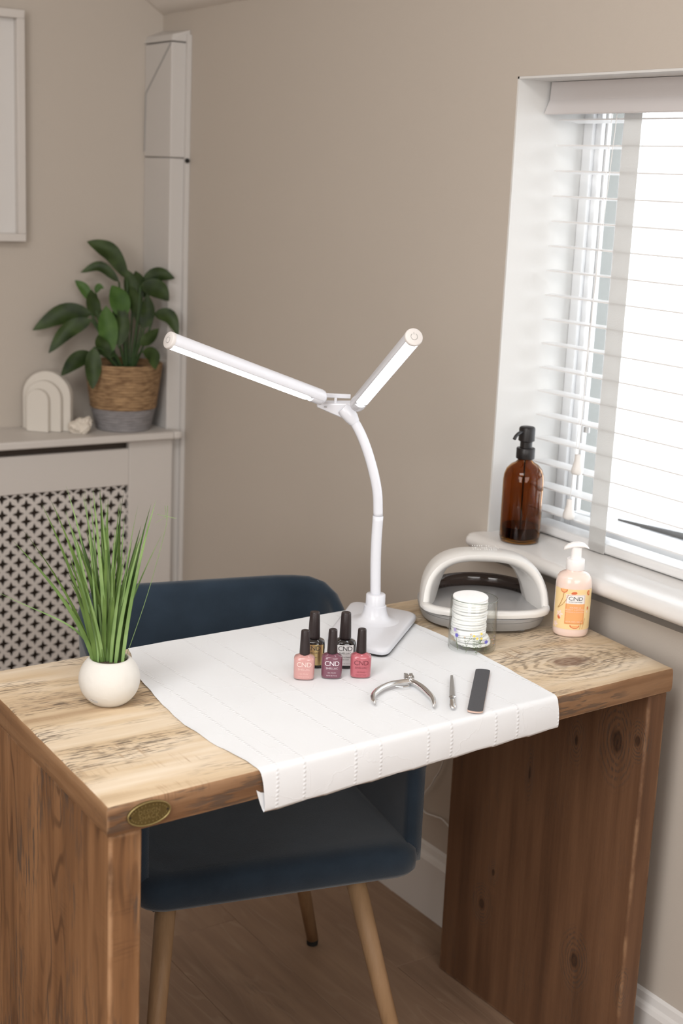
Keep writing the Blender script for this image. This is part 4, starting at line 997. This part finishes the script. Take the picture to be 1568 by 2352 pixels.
for i,(u,z,kd) in enumerate(TIPS): blade(u,z,kd,i)
# thin seed stalk with a cross-shaped head
obj('seed_stalk', join(tube(spline([(.020,0,.058),(.052,0,.16),(.0755,0,.255),(.078,0,.287)],6),.00035,5),tube([(.064,0,.2745),(.090,0,.2695)],.0003,5),tube([(.0765,0,.268),(.0745,0,.287)],.0003,5),tube([(.076,0,.272),(.062,0,.262)],.0002,5)), m_grassB, gp)
# ================================================================= CHAIR
S=Vector((1.305,1.665,0)); arv=Vector((.977,-.213,0)); brv=Vector((.213,.977,0))
chc=S-arv*.235+brv*.23
chair=thing('tub_chair','navy blue velvet tub chair with tapered beech legs tucked behind the desk','chair',(chc.x,chc.y,0),math.atan2(-.213,.977))
# local: x right (-.235...235), y back, z up
def seat():
    rings=[]
    for z,ins in ((.398,.016),(.400,.006),(.408,.001),(.425,.0),(.438,.002),(.448,.010),(.452,.028)):
        pts=roundpoly([(-.236+ins,-.232+ins),(.236-ins,-.232+ins),(.225-ins,.215-ins),(-.225+ins,.215-ins)],.05,8)
        o=[]
        for x,y in pts: o.append((x,y,z+.006*math.cos(x*7)*(1 if z>.43 else .2)+.0015*noise.noise(Vector((x*15,y*15,z)))))
        rings.append(o)
    return loft(rings)
obj('seat', seat(), m_velvet, chair, smooth=True)
def back():
    # U-shaped wrap: path from right front round the back to left front
    path=[]
    n=60
    def pt(t):
        # rounded U
        w=.226; y0=-.205; yb=.245
        L1=yb-y0-.08; arc=.08*math.pi/2; Lb=2*(w-.08); tot=2*L1+2*arc+Lb; s=t*tot
        if s<L1: return Vector((w,y0+s,0)),Vector((1,0,0))
        s-=L1
        if s<arc: a=s/.08; return Vector((w-.08+.08*math.cos(a),yb-.08+.08*math.sin(a),0)),Vector((math.cos(a),math.sin(a),0))
        s-=arc
        if s<Lb: return Vector((w-.08-s,yb,0)),Vector((0,1,0))
        s-=Lb
        if s<arc: a=math.pi/2+s/.08; return Vector((-w+.08+.08*math.cos(a),yb-.08+.08*math.sin(a),0)),Vector((math.cos(a),math.sin(a),0))
        s-=arc; return Vector((-w,yb-.08-s,0)),Vector((-1,0,0))
    rings=[]
    for i in range(n+1):
        t=i/n; p,nr=pt(t); k=max(0,min(1,(abs(t-.5)-.150)/.11)); kk=max(0,min(1,(abs(t-.5)-.2)/.3))  # 0 in the back, 1 at the wings
        k=k*k*(3-2*k)
        H=.768-.088*k-.085*kk; lean=.040*(1-k); th=.014
        sec=[]
        zs=[.415,.43,.50,.58,.66,.72,H-.03,H-.012]
        zs=[.415+(H-.02-.415)*j/7 for j in range(8)]
        def off(z): return nr*(lean*((z-.415)/.35)**1.2)
        for z in zs: sec.append(p+nr*th*.9+off(z)+Vector((0,0,z)))
        for a in (0,45,90,135,180): sec.append(p+off(H)+nr*th*math.cos(R(a))+Vector((0,0,H-.016+.016*math.sin(R(a)))))
        for z in zs[::-1]: sec.append(p-nr*th*.9+off(z)+Vector((0,0,z)))
        rings.append([Vector((q.x*(1-.09*max(0,(q.z-.47))*2.2*min(1,max(0,(q.y+.1)/.2))),q.y,q.z)) for q in sec])
    return loft(rings)
obj('backrest', back(), m_velvet, chair, smooth=True)
for nm,t0,t1 in ((1,(.130,-.185,.400),(.213,-.286,0)),(2,(-.130-.05,-.185,.400),(-.235,-.286,0)),(3,(.135,.175,.400),(.238,.268,0)),(4,(-.135,.175,.400),(-.238,.268,0))):
    a,b=Vector(t0),Vector(t1)
    lg=obj('leg', tube([a,a.lerp(b,.5),b+Vector((0,0,.012))],[.0165,.0142,.0115],20), m_beech, chair, smooth=True)
    obj('rubber_foot', tube([b+Vector((0,0,.0118)),b+Vector((0,0,.0005))],[.0118,.0110],16), m_lampb, lg)
obj('underside_frame', box(-.205,.205,-.200,.195,.388,.399), m_blackp, chair)
# ================================================================= BLIND
bd=thing('venetian_blind','white wide-slat venetian blind with cloth tapes in the window','blind',(1.80,1.51,.8495))
def blo(vf): return mv(vf,-1.80,-1.51,-.8495)
B0,B1=.99,2.022
def val():
    pr=[(1.771,1.6205),(1.7605,1.6205),(1.7595,1.6225),(1.7700,1.6460),(1.7720,1.677),(1.780,1.6775),(1.778,1.647),(1.771,1.6225)]
    n=len(pr); v=[(x,y,z) for y in (B0,2.030) for x,z in pr]; return v,[tuple(range(n))[::-1],tuple(range(n,2*n))]+[(i,(i+1)%n,n+(i+1)%n,n+i) for i in range(n)]
obj('valance', blo(val()), m_valance, bd)
obj('head_rail', blo(box(1.785,1.835,B0,B1,1.630,1.675)), m_valance, bd, bevel=.002)
def slatvf():
    n=6; top=[];bot=[]
    for k in range(n+1):
        x=-.025+.05*k/n; z=.0016*(1-(x/.025)**2); top.append((x,z+.0013)); bot.append((x,z-.0013))
    ring=top+bot[::-1]; m=len(ring); v=[(x,y,z) for y in (B0-1.51,B1-1.51) for x,z in ring]
    return v,[tuple(range(m)),tuple(range(m,2*m))[::-1]]+[(i,(i+1)%m,m+(i+1)%m,m+i) for i in range(m)]
s0=obj('slat', slatvf(), m_blind, bd, auto=40)
for i in range(17):
    o=s0 if i==0 else s0.copy()
    if i: COL.objects.link(o); o.parent=bd
    o.location=(1.811-1.80,0,1.611-.0449*i-.8495); o.rotation_euler.y=R(3)
obj('bottom_rail', blo(box(1.786,1.836,B0,B1,.8502,.868)), m_blind, bd, bevel=.005, seg=3)
for yc in (1.829,1.20):
    obj('tape', blo(box(1.7835,1.7843,yc-.0208,yc+.0208,.8508,1.628)), m_tape, bd)
def pullvf():
    return lathe([(.0015,.0375),(.0052,.0370),(.0060,.034),(.0062,.027),(.0085,.018),(.0108,.010),(.0112,.005),(.0100,.001),(.0075,0),(.001,.0004)][::-1],28)
for yt,yb_,zb in ((1.876,1.8855,.984),(1.863,1.898,.8975)):
    cdv=obj('pull_cord', blo(tube([(1.7700+.0095,yt,1.64),(1.7755,(yt+yb_)/2,1.3),(1.7745,yb_,zb+.036)],.0007,6)), m_cord, bd)
    obj('cord_pull', mv(pullvf(),1.7745-1.80,yb_-1.51,zb-.8495), m_pull, bd, smooth=True)
# ================================================================= CABLE ON THE WALL
cb=obj('lamp_cable', tube(spline([(1.662,1.99,.745),(1.690,2.05,.60),(1.692,2.115,.36),(1.692,2.144,.300),(1.692,2.153,.284),(1.692,2.179,.2505),(1.692,2.1845,.2286),(1.692,2.168,.2168),(1.692,2.132,.222),(1.692,2.104,.224),(1.692,2.04,.20),(1.690,1.985,.165)],8),.0016,8), m_cord, smooth=True)
tag(cb,'thin white cable hanging against the wall under the desk','cable')
# ================================================================= OUTSIDE
obj('outer_reveal', box(1.9005,1.989,2.0375,2.0395,.80,WZ1), m_grey, wr)
fr_=thing('flat_roof','dark flat roof edge outside, glimpsed through the lower blind slats','roof',(4.2,3.2,-.4))
obj('roof_slab', mv(prism([(4.0,4.00),(4.02,3.3),(4.16,3.3)],.206,.224),-4.2,-3.2,.4), m_blackgap, fr_)
obj('wall', mv(prism([(4.03,3.9),(4.05,3.3),(5.1,3.2),(5.1,4.2)],-.4,.2055),-4.2,-3.2,.4), plain('outside_render',(.8,.82,.84,1),.9), fr_)
